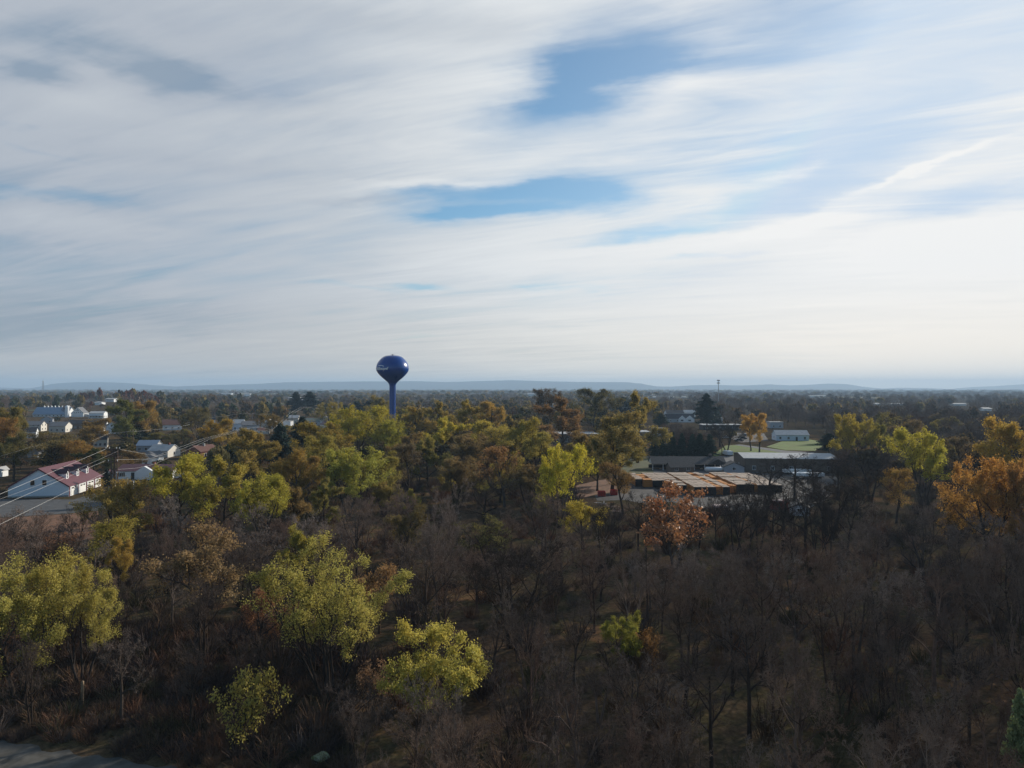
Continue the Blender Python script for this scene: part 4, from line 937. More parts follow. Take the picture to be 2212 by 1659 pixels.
# ------------------------------------------------------------------ water tower
def water_tower():
    d = 360.0; k_ = .02756; x = gx(847.9, d); zt = EYE + (HY - 767.3) / FL * d
    t = thing('water_tower', 'royal blue pedestal water tower with a white script name on its bulb', 'water tower', (x, d, 0))
    prof = [(0, 208), (40, 209), (70, 211), (130, 221), (165, 238), (190, 254), (240, 301), (275, 355), (292, 400), (299, 440), (297, 470), (289, 500), (268, 535), (238, 572), (205, 604), (172, 634), (138, 662), (108, 688), (86, 708), (70, 730), (61, 752), (58, 775)]
    P = [(max(r, .1) * k_, zt - (y - 208) * k_) for r, y in prof][::-1]
    # finer profile
    rs = np.array([p[0] for p in P]); zs = np.array([p[1] for p in P]); u_ = np.linspace(0, len(P) - 1, 90); i0 = np.arange(len(P))
    rs2 = np.interp(u_, i0, rs); zs2 = np.interp(u_, i0, zs)
    ker = np.array([1, 2, 3, 2, 1]) / 9.0
    rs3 = rs2.copy(); zs3 = zs2.copy()
    for _ in range(2):
        rs3[2:-2] = np.convolve(rs3, ker, 'valid'); zs3[2:-2] = np.convolve(zs3, ker, 'valid')
    MB().lathe(list(zip(rs3, zs3)), 64).build('bulb', M['tower'], t, smooth=True)
    rn = 57 * k_; zn = P[0][1]
    MB().lathe([(rn * 2.2, 0), (rn * 1.5, 2.5), (rn * 1.12, 5), (rn, 7.5), (rn, zn + .02)], 40).build('stem', M['tower'], t, smooth=True)
    hb = MB().lathe([(.42, zt - .1), (.42, zt + .28), (.3, zt + .4), (.05, zt + .42)], 12).build('hatch', M['tower_dark'], t)
    rl = MB(); 
    for i in range(24):
        a, b = 2 * math.pi * i / 24, 2 * math.pi * (i + 1) / 24; rl.tube([(1.4 * math.cos(a), 1.4 * math.sin(a), zt + .42), (1.4 * math.cos(b), 1.4 * math.sin(b), zt + .42)], .015, 4)
    rl.build('top_rail', M['tower'], t)
    MB().tube([(rn + .1, -.35, 2), (rn + .1, -.35, zn)], .05, 5).build('ladder', M['tower'], t)
    # script lettering, drawn as pen strokes and laid on the bulb
    S = {'W': ([[(0,1.7),(.25,0),(.7,1.3),(.95,0),(1.55,1.8)]], 1.6), 'i': ([[(0,.1),(.25,1),(.2,.1),(.45,.1)], [(.3,1.3),(.33,1.36)]], .48), 'l': ([[(0,.1),(.4,1.7),(.3,1.9),(.15,1.2),(.15,.1),(.4,.1)]], .45),
         'a': ([[(.55,.9),(.3,1),(.05,.6),(.1,.05),(.4,.2),(.55,1),(.5,.1),(.75,.1)]], .78), 'm': ([[(0,.9),(.1,1),(.1,0),(.15,.6),(.4,1),(.42,0),(.48,.6),(.75,1),(.75,.1),(.95,.1)]], 1.0),
         's': ([[(0,.1),(.45,1.05),(.3,.7),(.5,.3),(.3,0),(.05,.1)]], .58), 'p': ([[(.05,.9),(.2,1),(.0,-.9)], [(.15,.5),(.4,1),(.6,.7),(.45,.1),(.15,.1)], [(.45,.1),(.75,.2)]], .75), 'o': ([[(.35,1),(.05,.6),(.15,0),(.45,.15),(.5,.7),(.3,1),(.7,.85)]], .7),
         'r': ([[(0,.2),(.2,1.1),(.3,.9),(.5,.95),(.4,.1),(.6,.1)]], .6), 't': ([[(0,.2),(.45,1.8),(.3,.1),(.6,.15)], [(.1,1.15),(.75,1.25)]], .6)}
    rad_at = lambda z: float(np.interp(z, zs3, rs3))
    xh = .86; zb = zt - (482 - 208) * k_; cur = 0; strokes = []
    for ch in 'Williamsport':
        sk, wd = S[ch]
        for s_ in sk: strokes.append([((cur + px_ + py_ * .28) * xh, py_ * xh * (.95)) for px_, py_ in s_])
        cur += wd + .02
    full = cur * xh
    strokes.append([(full * (.18 + .5 * q), xh * (2.2 + .55 * math.sin(3.14 * (.25 + .55 * q)))) for q in np.linspace(0, 1, 14)] + [(full * .69, xh * 2.0), (full * .665, xh * 1.5)])
    lb = MB(); Rm = 8.2; a_end = R(-7.0)
    for s_ in strokes:
        pts = []
        for (a0, b0), (a1, b1) in zip(s_[:-1], s_[1:]):
            n = max(1, int(math.hypot(a1 - a0, b1 - b0) / .22))
            for i in range(n): pts.append((a0 + (a1 - a0) * i / n, b0 + (b1 - b0) * i / n))
        pts.append(s_[-1]); P3 = []
        for a, b in pts:
            z = zb + b * .92; r_ = rad_at(z) - .08; ang = a_end - (full * 1.02 - a) / Rm
            P3.append((r_ * math.sin(ang), -r_ * math.cos(ang), z))
        if len(P3) > 1: lb.tube(P3, .165, 6, False)
    lb.build('lettering', M['letter'], t)
    protect(810, 764, 885, 905, d - 2)
water_tower()

# ------------------------------------------------------------------ masts
d = 900.0
t = thing('cell_tower', 'slender monopole phone mast with two antenna rings on the right skyline', 'mast', (gx(1552, d), d, 0))
zt = EYE + (HY - 820) / FL * d
MB().tube([(0, 0, 0), (0, 0, zt - .5)], [.62, .33], 8).build('pole', M['steel'], t)
for z in (zt - 1.1, zt - 4.4):
    a = MB(); a.tube([(1.5 * math.cos(q), 1.5 * math.sin(q), z) for q in np.linspace(0, 6.28, 13)], .07, 4)
    for q in np.linspace(0, 5.5, 9): a.box(1.6 * math.cos(q) - .2, 1.6 * math.cos(q) + .2, 1.6 * math.sin(q) - .2, 1.6 * math.sin(q) + .2, z - .8, z + .8)
    a.build('antenna_ring', M['steel'], t)
protect(1546, 818, 1558, 852, d)
d = 2300.0
t = thing('lattice_mast', 'thin lattice radio mast on the far left skyline', 'mast', (gx(93, d), d, 0))
zt = EYE + (HY - 821.5) / FL * d
a = MB(); cs = [(-1, -1), (1, -1), (1, 1), (-1, 1)]
for cx, cy_ in cs: a.tube([(cx * 2.6, cy_ * 2.6, 0), (cx * 1.6, cy_ * 1.6, zt * .7), (cx * .7, cy_ * .7, zt - 2)], .28, 4)
for i in range(14):
    z0, z1 = (zt - 4) * i / 14, (zt - 4) * (i + 1) / 14; w0 = 2.6 - 1.8 * i / 14; w1 = 2.6 - 1.8 * (i + 1) / 14
    for j in range(4):
        c0, c1 = cs[j], cs[(j + 1) % 4]; a.tube([(c0[0] * w0, c0[1] * w0, z0), (c1[0] * w1, c1[1] * w1, z1)], .16, 3)
a.build('lattice', M['steel'], t)
MB().tube([(0, 0, zt - 3), (0, 0, zt + 3)], .3, 5).box(-1.3, 1.3, -.8, .8, zt - 5, zt - 2).build('antenna', M['steel'], t)

# ------------------------------------------------------------------ poles and wires
d = 150.0
t = thing('pole_trio', 'three tall brown utility poles joined by a crossarm beside the maroon roofed garage', 'utility poles', (gx(245.5, d), d, 0))
for i, dx in enumerate((-.46, .0, .46)):
    MB().tube([(dx, i * .35, 0), (dx, i * .35, 15.1)], [.19, .13], 8).build('pole', M['pole'], t)
MB().box(-1.55, 1.5, -.22, -.14, 15.0, 15.22).box(-1.0, 1.0, -.22, -.14, 12.4, 12.55).box(-.9, .9, -.22, -.14, 9.9, 10.05).build('crossarm', M['pole'], t)
ins = MB()
for xx, zz in ((-1.5, 15.22), (-.75, 15.22), (.75, 15.22), (1.4, 15.22), (-.95, 12.55), (.95, 12.55), (-.85, 10.05), (.85, 10.05)): ins.tube([(xx, -.18, zz), (xx, -.18, zz + .3)], .06, 6)
ins.build('insulator', M['white_paint'], t)
protect(228, 966, 262, 1046, d - 1)
def wire(label, pts, r=.028, sag=.0, mat='wire', group='power wires'):
    """pts: (px, py, distance) of the fixings; the wire hangs between them"""
    P = [Vector((gx(a, c), c, EYE - (b - HY) / FL * c)) for a, b, c in pts]; out = []
    for p, q in zip(P[:-1], P[1:]):
        n = 14
        for i in range(n):
            u_ = i / n; v = p.lerp(q, u_); v.z -= 4 * sag * u_ * (1 - u_); out.append(v)
    out.append(P[-1])
    o = MB().tube(out, r, 4).build('power_wire', M[mat]); tag(o, label, 'wire', group)
wire('bright upper power wire crossing the maroon roof from the lower left', [(-200, 1153, 64), (229, 970, 150)], .017)
wire('bright middle power wire crossing the white gable from the lower left', [(-200, 1180, 69), (228, 995, 150)], .017)
wire('bright lowest power wire crossing the gravel lot from the lower left', [(-200, 1231, 70), (229, 1020.5, 150)], .017)
wire('thin dim wire between the two upper bright wires', [(-200, 1150, 66), (120, 1035, 105), (256, 974, 150)], .012, 0, 'wire_dim')
wire('upper wire running right from the pole trio towards the town', [(256, 970, 150), (338, 985, 168), (436, 948.5, 205), (506, 930, 221)], .017)
wire('middle wire running right from the pole trio towards the town', [(252, 993, 150), (320, 991.5, 165), (380, 975, 184), (444, 949, 208), (515, 930, 220)], .017)
wire('lower wire running right from the pole trio above the ranch house', [(255, 1014, 150), (300, 1010.5, 158), (335, 1002, 172), (420, 965, 197), (452, 949, 208), (520, 931, 221)], .017)
wire('pair of wires rising from the dark pole over the golden tree', [(506, 930, 221), (560, 922, 250), (588, 929, 262), (626, 892.5, 355), (650, 879.5, 470), (676, 879, 500)], .024)
wire('second wire rising beside the pair over the golden tree', [(520, 931, 221), (590, 931, 262), (634, 892.5, 355), (655, 881, 470), (676, 881, 500)], .024)
wire('long wire passing behind the water tower stem', [(676, 884.5, 500), (718, 879, 515), (775, 880, 520), (830, 876, 525), (905, 873.5, 530), (935, 870.5, 530), (975, 872.5, 535), (1100, 874, 545)], .032)
wire('wire over dark trees left of the golden tree', [(200, 952, 270), (222, 942.5, 285), (240, 935, 293), (291, 932, 300), (376, 924.5, 330), (410, 917, 350)], .024)
wire('wire across the trees at the left frame edge', [(-60, 1003, 190), (40, 974, 200), (72, 964, 204)], .018, 0, 'wire_dim')
wire('wire in front of the twin white gables', [(400, 915, 360), (452, 903, 420), (522, 893, 470), (585, 896, 500)], .024, 0, 'wire_dim')
def pole(label, px, top, d, arm=1.2):
    z = EYE - (top - HY) / FL * d
    t = thing('utility_pole', label, 'utility pole', (gx(px, d), d, 0), 0, 'utility poles')
    MB().tube([(0, 0, 0), (0, 0, z)], [.17, .11], 7).build('pole', M['pole'], t)
    MB().box(-arm, arm, -.2, -.12, z - .5, z - .35).build('crossarm', M['pole'], t)
    i_ = MB()
    for xx in (-arm + .1, 0, arm - .1): i_.tube([(xx, -.16, z - .35), (xx, -.16, z - .1)], .06, 5)
    i_.build('insulator', M['white_paint'], t)
pole('dark utility pole right of the pale grey metal roofed house', 513, 927, 221)
pole('utility pole above the white flat box building', 631, 890, 356, 1.6)
pole('utility pole in the dark trees left of the golden tree', 288, 928, 298)
pole('utility pole with a lamp arm above the row of firs', 1559, 932, 300, .9)
pole('far utility pole beside the church steeple', 716, 877, 516, 1.3)

# ------------------------------------------------------------------ vehicles
def car(label, px, base, rz, paint, name='parked_car', group='cars parked by the long pale shed', kind='car'):
    d = dist(base); t = thing(name, label, kind, (gx(px, d), d, .05), R(rz), group)
    L2 = 2.25
    b = MB().extrude([(-L2, -.88, .35), (L2, -.88, .35), (L2 + .05, -.88, .75), (L2 - .9, -.88, .95), (-L2, -.88, .98)], (0, 1.76, 0)); b.build('body', M[paint], t)
    cb = MB().extrude([(-1.9, -.78, .96), (1.25, -.78, .93), (.6, -.78, 1.45), (-1.3, -.78, 1.48)], (0, 1.56, 0)).build('cabin', M['glass'], t)
    MB().box(-1.25, .55, -.74, .74, 1.47, 1.53).build('roof', M[paint], t)
    for xx in (-1.4, 1.4):
        for y0, y1 in ((-.92, -.68), (.68, .92)): 
            wh = MB().tube([(xx, y0, .33), (xx, y1, .33)], .33, 12).build('wheel', M['rubber'], t); MB().tube([(xx, y0 - .01 if y0 < 0 else y1 - .005, .33), (xx, y0 + .005 if y0 < 0 else y1 + .01, .33)], .18, 8).build('rim', M['steel'], wh)
    for yy in (-.6, .6): MB().box(L2 + .0, L2 + .06, yy - .16, yy + .16, .6, .74).build('headlight', M['white_paint'], t)
    return t
car('silver pickup-sized car facing away beyond the golden tree', 1610, 942, 88, 'car_silver')
car('dark parked car left of the golden tree trunk', 1604, 949, 12, 'car_dark')
car('dark low car nearest the sunny lawn', 1596, 953.5, 6, 'car_dark')
car('pale car half behind the tan warehouse corner', 1612, 995, 4, 'car_silver', group=None)
car('white car at the left of the parked row', 1568, 947, 20, 'car_white')
d = dist(985.5); t = thing('white_van', 'white box van parked on grass beside the firs', 'van', (gx(1577, d), d, .02), R(4))
MB().box(-1.28, 1.28, 0, 4.4, .5, 2.0).build('box', M['white_paint'], t)
cbv = MB().extrude([(-1.05, 4.42, .5), (-1.05, 6.0, .5), (-1.05, 6.0, 1.1), (-1.05, 5.5, 1.25), (-1.05, 5.1, 1.95), (-1.05, 4.42, 1.95)], (2.1, 0, 0)).build('cab', M['car_white'], t)
MB().box(-1.15, 1.15, .1, 4.3, .33, .497).build('chassis', M['dark_wall'], t)
MB().box(-1.0, -.02, -.04, -.003, .6, 1.9).box(.02, 1.0, -.04, -.003, .6, 1.9).build('rear_door', M['car_white'], t)
for xx in (-1.1, .85):
    for yy in (1.0, 5.2): MB().tube([(xx, yy, .36), (xx + .25, yy, .36)], .36, 12).build('wheel', M['rubber'], t)
for xx in (-1.2, 1.08): MB().box(xx, xx + .12, -.045, -.004, .62, .85).build('tail_light', M['red'], t)
protect(1569, 973, 1585, 985, d)

# ------------------------------------------------------------------ small things near the track
d = dist(1662); t = thing('lidded_bin', 'small dark bin with a pale mossy arched lid among brush at the bottom edge', 'bin', (gx(693, d), d, 0), R(-33))
zz = EYE - (1650 - HY) / FL * d
zz = max(.9, zz)
MB().extrude([(-.36, -.36, 0), (.36, -.36, 0), (.42, -.36, zz), (-.42, -.36, zz)], (0, .72, 0)).build('body', M['bin'], t)
arc = [(.52 * math.cos(q), -.44, zz + .003 + .30 * math.sin(q)) for q in np.linspace(0, math.pi, 13)]
MB().extrude(arc, (0, .9, 0)).build('lid', M['moss_lid'], t)
MB().box(-.2, .2, -.40, -.363, zz * .72, zz * .8).build('latch', M['steel'], t)
protect(680, 1630, 712, 1659, d - 1)
d = dist(1520); t = thing('marker_post', 'pale wooden post standing in the brush at lower left', 'post', (gx(180.5, d), d, 0))
MB().box(-.09, .09, -.09, .09, 0, 2.0).build('shaft', M['post'], t); MB().poly([(-.11, -.11, 2.003), (.11, -.11, 2.003), (.11, .11, 2.003), (-.11, .11, 2.003), (0, 0, 2.13)], [(3,2,1,0),(0,1,4),(1,2,4),(2,3,4),(3,0,4)]).build('cap', M['post'], t)
protect(172, 1468, 190, 1500, d - 1)
# ------------------------------------------------------------------ trees one can pick out
YG = (.395, .36, .10); YEL = (.46, .38, .08); GOLD = (.38, .27, .065); ORG = (.42, .19, .035); RUST = (.26, .11, .045); RED = (.36, .12, .04)
TAN = (.27, .19, .10); OLV = (.20, .185, .05); GRN = (.14, .17, .04); DGR = (.06, .08, .03); EVG = (.028, .052, .03); EVB = (.03, .05, .042)
seen_tree('vase', 714, 1176, 272, 1530, YG, 'big yellow-green vase-shaped tree with several stems, tallest in the foreground', shield=.42, rz=1.0, bottom=1440, bark=(.05,.04,.034))
seen_tree('bush', 938, 1356, 190, 1575, (.43,.39,.095), 'compact bright yellow round tree right of the big yellow-green vase tree', shield=.4, bottom=1500)
seen_tree('near0', 45, 1196, 235, 1520, YG, 'broad yellow-green tree cut by the left frame edge', shield=.45, bottom=1330)
seen_tree('near1', 180, 1212, 165, 1490, (.385,.345,.095), 'yellow-green tree with dark forked limb, second from the left edge', shield=.4, bottom=1330)
seen_tree('bush_sparse', 552, 1432, 130, 1610, (.38,.33,.09), 'small thinly leaved yellow tree below the big yellow-green vase tree', shield=.4, bottom=1560, )
seen_tree('sparse2', 425, 1143, 180, 1400, TAN, 'tan and russet leaved tree on a dark forked trunk left of the vase tree', shield=.4, bottom=1260)
seen_tree('leafy0', 258, 1163, 68, 1300, GOLD, 'small golden orange tree behind the left yellow-green pair', shield=.4)
seen_tree('leafy2', 642, 1128, 78, 1290, (.30,.27,.055), 'small olive yellow tree above the vase tree', shield=.4)
seen_tree('leafy1', 262, 1032, 112, 1190, (.33,.25,.07), 'golden olive tree below the pole trio', shield=.4, bottom=1130)
seen_tree('leafy0', 390, 984, 135, 1165, (.36,.33,.05), 'yellow-green tree, left of the joined clump below the brick house', shield=.42, bottom=1090)
seen_tree('leafy4', 482, 990, 150, 1172, (.33,.28,.06), 'golden green tree, middle of the joined clump below the brick house', shield=.42, bottom=1090)
seen_tree('leafy3', 572, 1022, 120, 1178, (.34,.32,.055), 'yellow-green tree, right of the joined clump below the brick house', shield=.42, bottom=1110)
seen_tree('leafy2', 645, 958, 88, 1125, (.30,.21,.06), 'orange-tinged olive tree below the blue-green pine', shield=.4)
seen_tree('leafy1', 752, 964, 112, 1115, (.34,.34,.07), 'pale yellow-green rounded tree below the water tower', shield=.42, bottom=1060)
seen_tree('leafy4', 545, 928, 122, 1065, (.30,.23,.065), 'golden tree in front of the wire pole', shield=.4)
seen_tree('leafy0', 690, 913, 95, 1052, (.26,.20,.045), 'dark olive tree with an orange left side by the blue-green pine', shield=.4)
seen_tree('leafy3', 762, 878, 118, 1005, (.36,.32,.045), 'bright yellow-green tree left of the tower stem', shield=.42, bottom=960)
seen_tree('leafy1', 838, 905, 90, 1010, (.30,.29,.045), 'yellow-green tree covering the tower stem', shield=.42, bottom=965)
seen_tree('leafy4', 960, 904, 98, 1008, (.46,.40,.06), 'brightest yellow dome tree right of the tower stem', shield=.42, bottom=965)
seen_tree('leafy0', 1056, 909, 98, 1015, (.38,.31,.06), 'yellow-orange dome tree, second right of the tower stem', shield=.42, bottom=965)
for px, tp, wd, bs, c, lb in ((905, 872, 60, 975, (.30,.22,.05), 'olive tree right behind the tower stem'), (950, 868, 60, 972, (.31,.24,.06), 'golden orange tree behind the brightest yellow dome tree'), (1005, 866, 70, 970, (.33,.26,.06), 'golden tree, middle of the row behind the yellow domes'), (1062, 868, 60, 972, (.34,.23,.055), 'orange-gold tree at the right end of the row behind the yellow domes')):
    seen_tree(random.choice(['leafy0','leafy4','leafy2']), px, tp, wd, bs, c, lb)
seen_tree('leafy2', 1138, 893, 82, 1030, (.30,.25,.05), 'upright olive yellow tree with visible trunks left of the russet tree', shield=.4)
seen_tree('leafy4', 1215, 860, 108, 985, (.23,.14,.06), 'large russet brown tree right of the yellow domes', shield=.42, bottom=950)
seen_tree('leafy3', 1207, 962, 92, 1140, (.46,.42,.05), 'bright lemon yellow tree in front of the russet tree', shield=.42, bottom=1060)
seen_tree('leafy2', 1322, 878, 132, 1066, (.24,.19,.065), 'tall olive and orange tree with a long bare trunk by the red bins', shield=.4, bottom=960, bark=(.05,.04,.03))
seen_tree('leafy4', 1377, 848, 92, 1000, (.26,.21,.06), 'tall grey-gold tree left of the firs', shield=.4)
seen_tree('leafy0', 1285, 840, 80, 940, (.11,.10,.04), 'dark olive dome tree on the skyline right of the russet tree', shield=.3)
seen_tree('leafy1', 1180, 838, 60, 925, (.10,.07,.04), 'dark brown dome tree on the skyline behind the russet tree', shield=.3)
seen_tree('oak', 1458, 1048, 178, 1250, (.36,.175,.075), 'red-orange oak with glinting leaves in front of the timber rows', shield=.42, bottom=1170)
seen_tree('leafy2', 1622, 892, 44, 974, (.44,.28,.07), 'golden tree on the sunny lawn, left trunk of the pair', shield=.5, bottom=974)
seen_tree('leafy0', 1640, 893, 46, 977, (.42,.26,.065), 'golden orange tree on the sunny lawn, right leaning trunk of the pair', shield=.5, bottom=977)
seen_tree('leafy1', 1836, 892, 64, 1010, (.34,.28,.05), 'yellow-topped tree among the bare trees right of the metal shed')
seen_tree('leafy2', 1905, 905, 50, 1010, (.20,.19,.05), 'dull olive tree right of the yellow-topped tree')
seen_tree('leafy3', 1996, 928, 92, 1090, (.38,.35,.055), 'irregular yellow-green tree standing alone among bare trees at right', shield=.4, bottom=1015)
seen_tree('leafy2', 2172, 892, 118, 1075, (.42,.29,.055), 'large golden tree with dark limbs at the right frame edge', shield=.4, bottom=985)
seen_tree('leafy1', 2142, 985, 128, 1215, (.38,.215,.06), 'large orange tree with a dark shaded skirt near the right frame edge', shield=.42, bottom=1090)
seen_tree('leafy1', 2200, 1000, 110, 1225, (.32,.175,.06), 'orange-red tree cut by the right frame edge', shield=.4, bottom=1090)
seen_tree('sparse1', 2070, 1060, 90, 1200, (.34,.20,.05), 'low golden brush tree left of the large orange tree')
seen_tree('sparse0', 1935, 1008, 74, 1130, (.26,.17,.05), 'thinly leaved rust-brown tree left of the yellow-green tree at right')
seen_tree('bush', 1348, 1323, 80, 1440, (.28,.28,.06), 'small pale green bush-like tree alone in the dark wood', shield=.4, bottom=1400)
seen_tree('bush_sparse', 1398, 1352, 60, 1440, (.26,.15,.06), 'small tan bush beside the pale green one in the dark wood')
seen_tree('pine1', 2202, 1478, 74, 1760, (.26,.27,.11), 'grey-green conifer cut by the lower right frame corner', name='evergreen_tree', shield=.5, bottom=1659)
seen_tree('sparse2', 1262, 1075, 84, 1190, (.40,.33,.05), 'low yellow tree left of the red bins')
seen_tree('sparse0', 1090, 962, 90, 1095, (.27,.16,.07), 'tan-orange thin tree below the yellow domes')
seen_tree('sparse2', 870, 1090, 90, 1230, (.15,.12,.05), 'dull brown-green thin tree in the wood below the water tower')
seen_tree('sparse1', 1060, 1115, 120, 1240, (.15,.14,.05), 'greenish brown thin tree in the wood below the yellow domes')
seen_tree('sparse2', 790, 1215, 110, 1420, (.30,.19,.09), 'pinkish tan tree tucked behind the right side of the vase tree')
seen_tree('sparse0', 560, 1280, 130, 1450, (.24,.12,.065), 'russet brushy tree left of the vase tree trunk')
seen_tree('sparse1', 130, 1150, 110, 1270, (.24,.13,.08), 'reddish brown thin tree on the bank below the gravel lot')
seen_tree('sparse2', 240, 1110, 120, 1250, (.34,.29,.06), 'olive gold brush tree right of the gravel lot')
seen_tree('bush_sparse', 800, 1425, 90, 1540, (.26,.17,.11), 'low pinkish brown bush between the two yellow foreground trees')
seen_tree('sparse2', 1345, 1000, 76, 1110, (.20,.13,.05), 'thin brown tree beside the tall olive tree trunk')
seen_tree('leafy2', 1335, 940, 80, 1045, (.24,.20,.05), 'olive tree low behind the tall trunk left of the firs')
BELT = 'gold and olive trees packed round the tower foot'
for i, (px, tp, wd, bs) in enumerate(((700, 940, 90, 1075), (880, 930, 80, 1030), (925, 945, 90, 1055), (1010, 935, 90, 1045), (1100, 925, 90, 1035), (1165, 935, 80, 1050), (1255, 925, 80, 1035), (1290, 950, 70, 1060), (985, 985, 90, 1090), (1080, 985, 80, 1085), (830, 985, 80, 1095), (640, 1040, 80, 1160), (700, 1035, 80, 1150), (1140, 1000, 70, 1100))):
    seen_tree(['leafy0', 'leafy2', 'leafy4', 'leafy1', 'sparse2'][i % 5], px, tp, wd, bs, [(.28,.24,.06), (.22,.20,.06), (.31,.26,.065), (.24,.17,.065), (.20,.15,.07)][(i * 3) % 5], 'gold or olive tree packed into the belt round the tower foot', group=BELT, shield=.12)
# left town
for kd, px, tp, wd, bs, c, lb in (('leafy0', 30, 880, 66, 1010, (.20,.17,.05), 'dark olive tree behind the orange tree at the left edge'), ('leafy1', 8, 900, 62, 1015, (.32,.19,.055), 'orange tree at the left frame edge'), ('leafy2', 30, 930, 70, 1040, (.13,.12,.04), 'dark tree under the orange tree at the left edge'),
    ('leafy4', 272, 864, 92, 972, (.14,.15,.04), 'large dark green tree right of the farmhouse'), ('leafy0', 318, 866, 60, 965, (.30,.2,.06), 'orange-gold tree right of the large dark green tree'), ('leafy2', 195, 900, 84, 985, (.22,.15,.05), 'olive and russet tree in the middle of the left town'),
    ('sparse2', 122, 934, 120, 1032, (.17,.14,.06), 'thin dark olive tree with spreading limbs above the garage'), ('leafy1', 165, 950, 82, 1030, (.30,.19,.055), 'golden brown tree above the maroon roof'), ('leafy4', 205, 968, 70, 1036, (.06,.075,.03), 'dark green tree left of the pole trio'),
    ('leafy2', 285, 968, 60, 1024, (.20,.14,.06), 'dull brown tree behind the pole trio'), ('leafy0', 350, 934, 66, 970, (.16,.145,.045), 'dark olive round tree behind the pale hip roof'), ('leafy1', 388, 934, 50, 976, (.12,.11,.05), 'brown-green tree left of the brick house'),
    ('leafy4', 452, 912, 50, 972, (.06,.055,.04), 'dark tree above the brick house'), ('leafy0', 475, 906, 60, 1000, (.36,.25,.05), 'yellow-gold tree left of the pale grey house'), ('leafy3', 425, 880, 60, 950, (.15,.13,.05), 'olive tree above the dark roofed house with a white gable'), ('sparse1', 318, 1040, 50, 1130, (.16,.11,.06), 'brown shrub tree below the ranch house'),
    ('leafy2', 610, 975, 52, 1085, (.30,.19,.06), 'orange tree below the green lawn'), ('leafy0', 665, 985, 52, 1090, (.30,.2,.06), 'second orange tree right of the green lawn'), ('sparse0', 880, 955, 80, 1075, (.13,.10,.06), 'dark brown tree right of the pale yellow-green rounded tree'), ('leafy1', 720, 868, 50, 935, (.30,.25,.06), 'pale gold dome tree behind the church steeple'), ('leafy2', 818, 850, 60, 925, (.24,.20,.06), 'dull gold dome tree left of the tower stem'), ('leafy3', 590, 895, 46, 960, (.20,.15,.05), 'olive brown tree behind the white gable-fronted house')):
    seen_tree(kd, px, tp, wd, bs, c, lb, shield=.3)
for kd, px, tp, wd, bs, c, lb in (('pine', 606, 912, 66, 1035, (.035,.06,.045), 'tall blue-green pine in front of the flat white box building'), ('pine1', 652, 898, 76, 1028, EVB, 'spreading dark blue-green pine left of the church'), ('pine', 1527, 848, 56, 935, EVB, 'tall dark pine on the skyline right of the firs'), ('pine1', 232, 1010, 26, 1062, (.018,.03,.02), 'narrow near-black evergreen at the garage end'), ('pine', 1428, 892, 36, 930, EVG, 'dark evergreen beside the twin gabled house'), ('fir1', 1548, 878, 24, 918, EVG, 'small dark cone-shaped evergreen right of the skyline pine'), ('pine1', 1790, 935, 60, 985, (.03,.045,.03), 'dark low evergreen right of the sunny lawn'), ('pine', 298, 922, 76, 968, (.022,.035,.022), 'broad near-black evergreen behind the blue-grey roof')):
    seen_tree(kd, px, tp, wd, bs, c, lb, name='evergreen_tree', shield=.3)
for i, (px, tp, wd, bs) in enumerate(((1414, 945, 26, 984), (1432, 932, 24, 985), (1452, 931, 24, 986), (1473, 934, 24, 986), (1496, 936, 28, 987), (1512, 934, 30, 987), (1533, 936, 32, 988))):
    seen_tree('fir%d' % (i % 2), px, tp, wd * 1.15, bs, EVG, 'dark cone-shaped fir in the row behind the open shed', name='evergreen_tree', group='row of firs behind the open shed', shield=.5)
for px, tp, wd, bs in ((770, 866, 56, 915), (797, 864, 60, 915), (822, 868, 54, 915), (745, 873, 52, 920), (640, 846, 44, 900), (668, 845, 56, 900), (1365, 862, 50, 910), (1345, 856, 54, 910)):
    seen_tree('pine' if px % 2 else 'pine1', px, tp, wd, bs, EVB, 'dark evergreen in the distant clump near the water tower', name='evergreen_tree', group='dark evergreens near the water tower', shield=.3)
# bare trees one can pick out
for kd, px, tp, wd, bs, lb in (('bare3', 1570, 896, 70, 975, 'leafless tree on the lawn left of the golden pair'), ('bare2', 1555, 918, 60, 966, 'small leafless tree left of the parked cars'), ('bare5', 1790, 1010, 150, 1165, 'leafless dark tree with forked limbs in front of the warehouse'), ('bare2', 1690, 1040, 150, 1190, 'leafless dark tree right of the red-orange oak'), ('bare1', 1880, 985, 100, 1080, 'leafless tree with a visible round crown right of the warehouse'),
    ('bare2', 1045, 1035, 110, 1155, 'dark limbed leafless tree below the yellow domes'), ('bare4', 1000, 975, 60, 1085, 'slim leafless tree under the brightest yellow dome'), ('bare0', 1395, 1085, 80, 1210, 'leafless tree left of the red-orange oak'), ('bare1', 1110, 1165, 220, 1400, 'broad leafless tree with a pale twig dome in the middle of the wood'), ('bare0', 2000, 1120, 130, 1300, 'tall leafless tree left of the orange tree skirt'), ('bare3', 905, 925, 60, 1040, 'leafless tree right of the tower stem')):
    seen_tree(kd, px, tp, wd, bs, None, lb, name='bare_tree', shield=.25)

